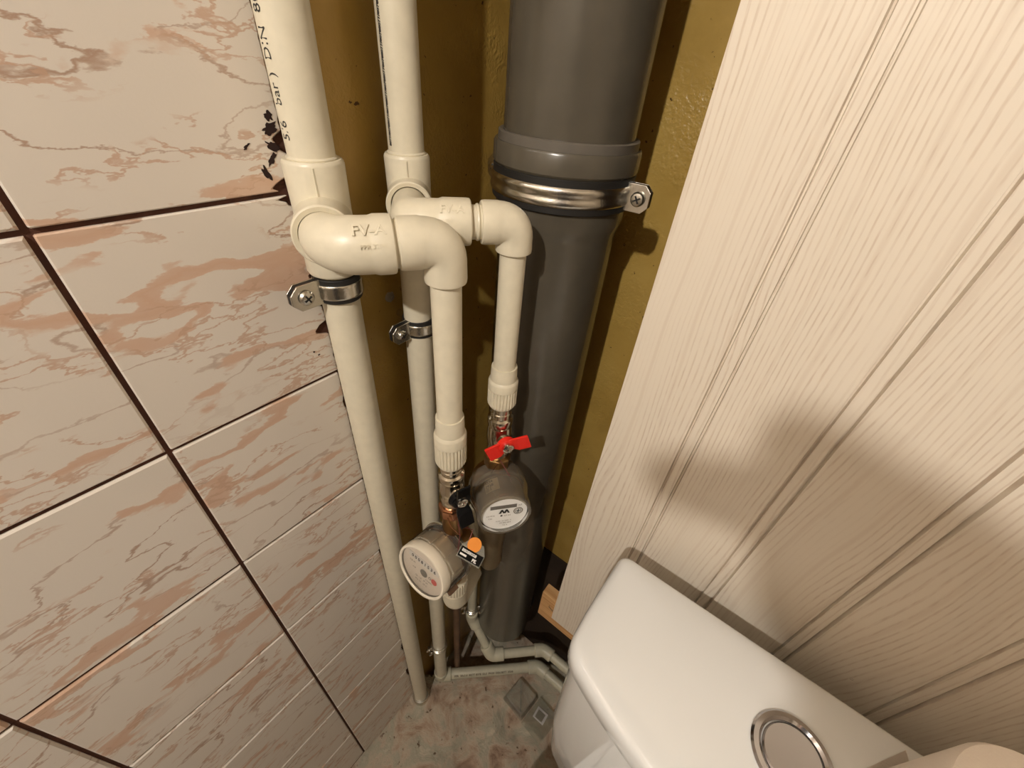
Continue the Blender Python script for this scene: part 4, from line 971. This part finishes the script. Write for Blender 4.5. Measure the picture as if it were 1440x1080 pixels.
# ------------------------------------------------------------------ unseen figure, added to cast a hand shadow on the boards
def skin_body(name, verts, edges, root, m_, parent, sub=2):
    me = bpy.data.meshes.new(name); me.from_pydata([Vector(v[0]) for v in verts], edges, [])
    o = bpy.data.objects.new(name, me); COL.objects.link(o)
    bm = bmesh.new(); bm.from_mesh(me); ly = bm.verts.layers.skin.verify(); bm.verts.ensure_lookup_table()
    for i, v in enumerate(verts):
        r_ = v[1] if hasattr(v[1], '__len__') else (v[1], v[1]); bm.verts[i][ly].radius = r_; bm.verts[i][ly].use_root = (i == root)
    bm.to_mesh(me); bm.free()
    sk = o.modifiers.new('skin', 'SKIN'); sk.use_smooth_shade = True
    sb = o.modifiers.new('sub', 'SUBSURF'); sb.levels = sub; sb.render_levels = sub
    me.materials.append(MT[m_]); o.parent = parent; o.location = -origin_of(parent)
    return o
pe = thing('person', 'person in dark clothes with one hand raised near the lamp', 'person', (0.44, -0.56, 0))
def HP(x, y, z): return LAMP + (Vector((x, y, Z0 + z)) - LAMP) * 1.222
wr = HP(0.105, -0.305, 0.222); hand = HP(0.076, -0.302, 0.240)
vb = [((0.44, -0.56, 0.92), 0.13), ((0.44, -0.55, 1.12), 0.12), ((0.44, -0.53, 1.32), 0.135), ((0.44, -0.52, 1.43), 0.055), ((0.44, -0.51, 1.50), 0.050), ((0.44, -0.49, 1.60), 0.085), ((0.44, -0.50, 1.69), 0.070),
      ((0.33, -0.48, 1.36), 0.060), ((0.285, -0.37, 1.29), 0.043), (tuple(wr), 0.046), (tuple(hand), (0.058, 0.050)),
      ((0.58, -0.54, 1.36), 0.060), ((0.64, -0.53, 1.08), 0.045), ((0.62, -0.48, 0.84), 0.030), ((0.62, -0.46, 0.74), 0.028),
      ((0.35, -0.58, 0.84), 0.085), ((0.35, -0.56, 0.48), 0.060), ((0.35, -0.59, 0.09), 0.042), ((0.35, -0.48, 0.035), 0.032),
      ((0.53, -0.58, 0.84), 0.085), ((0.54, -0.56, 0.48), 0.060), ((0.54, -0.59, 0.09), 0.042), ((0.55, -0.48, 0.035), 0.032)]
eb = [(0, 1), (1, 2), (2, 3), (3, 4), (4, 5), (5, 6), (2, 7), (7, 8), (8, 9), (9, 10), (2, 11), (11, 12), (12, 13), (13, 14), (0, 15), (15, 16), (16, 17), (17, 18), (0, 19), (19, 20), (20, 21), (21, 22)]
def finger(root, pts, rads):
    k0 = len(vb); vb.extend((tuple(p), r_) for p, r_ in zip(pts, rads)); eb.append((root, k0)); eb.extend((k0 + i, k0 + i + 1) for i in range(len(pts) - 1))
finger(10, [HP(0.056, -0.312, 0.249), HP(0.030, -0.316, 0.242), HP(0.013, -0.312, 0.233)], [0.0168, 0.0150, 0.0133])
finger(10, [HP(0.054, -0.300, 0.235), HP(0.028, -0.300, 0.228), HP(0.012, -0.298, 0.221)], [0.0168, 0.0150, 0.0133])
finger(10, [HP(0.058, -0.288, 0.228), HP(0.034, -0.286, 0.217), HP(0.019, -0.286, 0.213)], [0.0159, 0.0142, 0.0123])
finger(10, [HP(0.060, -0.306, 0.263), HP(0.048, -0.312, 0.272), HP(0.040, -0.316, 0.272)], [0.0168, 0.0150, 0.0133])
finger(10, [HP(0.082, -0.324, 0.256), HP(0.068, -0.336, 0.264), HP(0.054, -0.338, 0.264)], [0.0212, 0.0177, 0.0150])
bod = skin_body('body', vb, eb, 0, 'skin', pe)
bm = bmesh.new(); sweep(bm, [Vector((0.44, -0.565, 0.84)), Vector((0.44, -0.56, 1.0)), Vector((0.44, -0.54, 1.25)), Vector((0.44, -0.525, 1.40)), Vector((0.44, -0.52, 1.435))], [0.165, 0.160, 0.165, 0.13, 0.07], 36); obj('shirt', bm, 'sleeve', pe)
bm = bmesh.new(); sweep(bm, [Vector((0.37, -0.50, 1.37)), Vector((0.33, -0.47, 1.35)), Vector((0.285, -0.365, 1.295)), Vector((0.268, -0.352, 1.302)), Vector((0.20, -0.31, 1.37)), wr.lerp(Vector((0.20, -0.31, 1.37)), 0.15)], [0.085, 0.085, 0.090, 0.090, 0.080, 0.058], 28); obj('sleeve', bm, 'sleeve', pe)
bm = bmesh.new(); lathe(bm, [(0, 0.118), (0.06, 0.105), (0.094, 0.065), (0.100, 0.02), (0.094, -0.02), (0.085, -0.03), (0.082, 0.0)], (0.44, -0.515, 1.615), (0, 0, 1), 32); obj('hair', bm, 'oldpipe', pe)
for q in (0, 1):
    lg = [(0.40, -0.575, 0.90), (0.365, -0.58, 0.80), (0.35, -0.565, 0.48), (0.35, -0.585, 0.06)] if q == 0 else [(0.48, -0.575, 0.90), (0.52, -0.58, 0.80), (0.54, -0.565, 0.48), (0.54, -0.585, 0.06)]
    bm = bmesh.new(); sweep(bm, lg, [0.11, 0.105, 0.082, 0.066], 28); obj('trouser_leg', bm, 'sleeve', pe)
for q in (-1, 1):
    bm = bmesh.new(); c_ = Vector((0.44 + q * 0.032, -0.418, 1.625)); lathe(bm, [(0, 0.010), (0.006, 0.008), (0.010, 0.0), (0.006, -0.008), (0, -0.010)], c_, (0, 1, 0), 16); obj('eye', bm, 'white', pe)
bm = bmesh.new(); lathe(bm, [(0, 0.026), (0.007, 0.018), (0.013, 0.0), (0.010, -0.012), (0, -0.015)], Vector((0.44, -0.412, 1.600)), (0, 0.35, 1), 16); obj('nose', bm, 'skin', pe)

# ------------------------------------------------------------------ lamp that lights the room
lp = thing('ceiling_lamp', 'bare warm bulb hanging from the ceiling above and behind the photographer', 'lamp', LAMP)
em = bpy.data.materials.new('bulb_glow'); em.use_nodes = True; nt = em.node_tree; nt.nodes.clear()
oo = N(nt, 'ShaderNodeOutputMaterial'); e_ = N(nt, 'ShaderNodeEmission'); e_.inputs[0].default_value = (1.0, 0.935, 0.85, 1); e_.inputs[1].default_value = LAMP_E; L(nt, e_, 0, oo, 0)
bm = bmesh.new(); r = LAMP_R
lathe(bm, [(0, -r)] + [(r * math.cos(a), r * math.sin(a)) for a in [math.radians(-75 + 15 * i) for i in range(9)]] + [(r * 0.55, r * 0.95), (r * 0.35, r * 1.3), (0, r * 1.32)], LAMP, seg=32)
obj('bulb', bm, em, lp)
bm = bmesh.new(); cyl(bm, LAMP + Vector((0, 0, r * 1.25)), LAMP + Vector((0, 0, r * 1.25 + 0.045)), 0.018, seg=24, ch=0.002); obj('socket', bm, 'blackp', lp)
bm = bmesh.new(); cyl(bm, LAMP + Vector((0, 0, r * 1.25 + 0.04)), Vector((LAMP.x, LAMP.y, CEIL)), 0.003, seg=10); obj('cord', bm, 'blackp', lp)
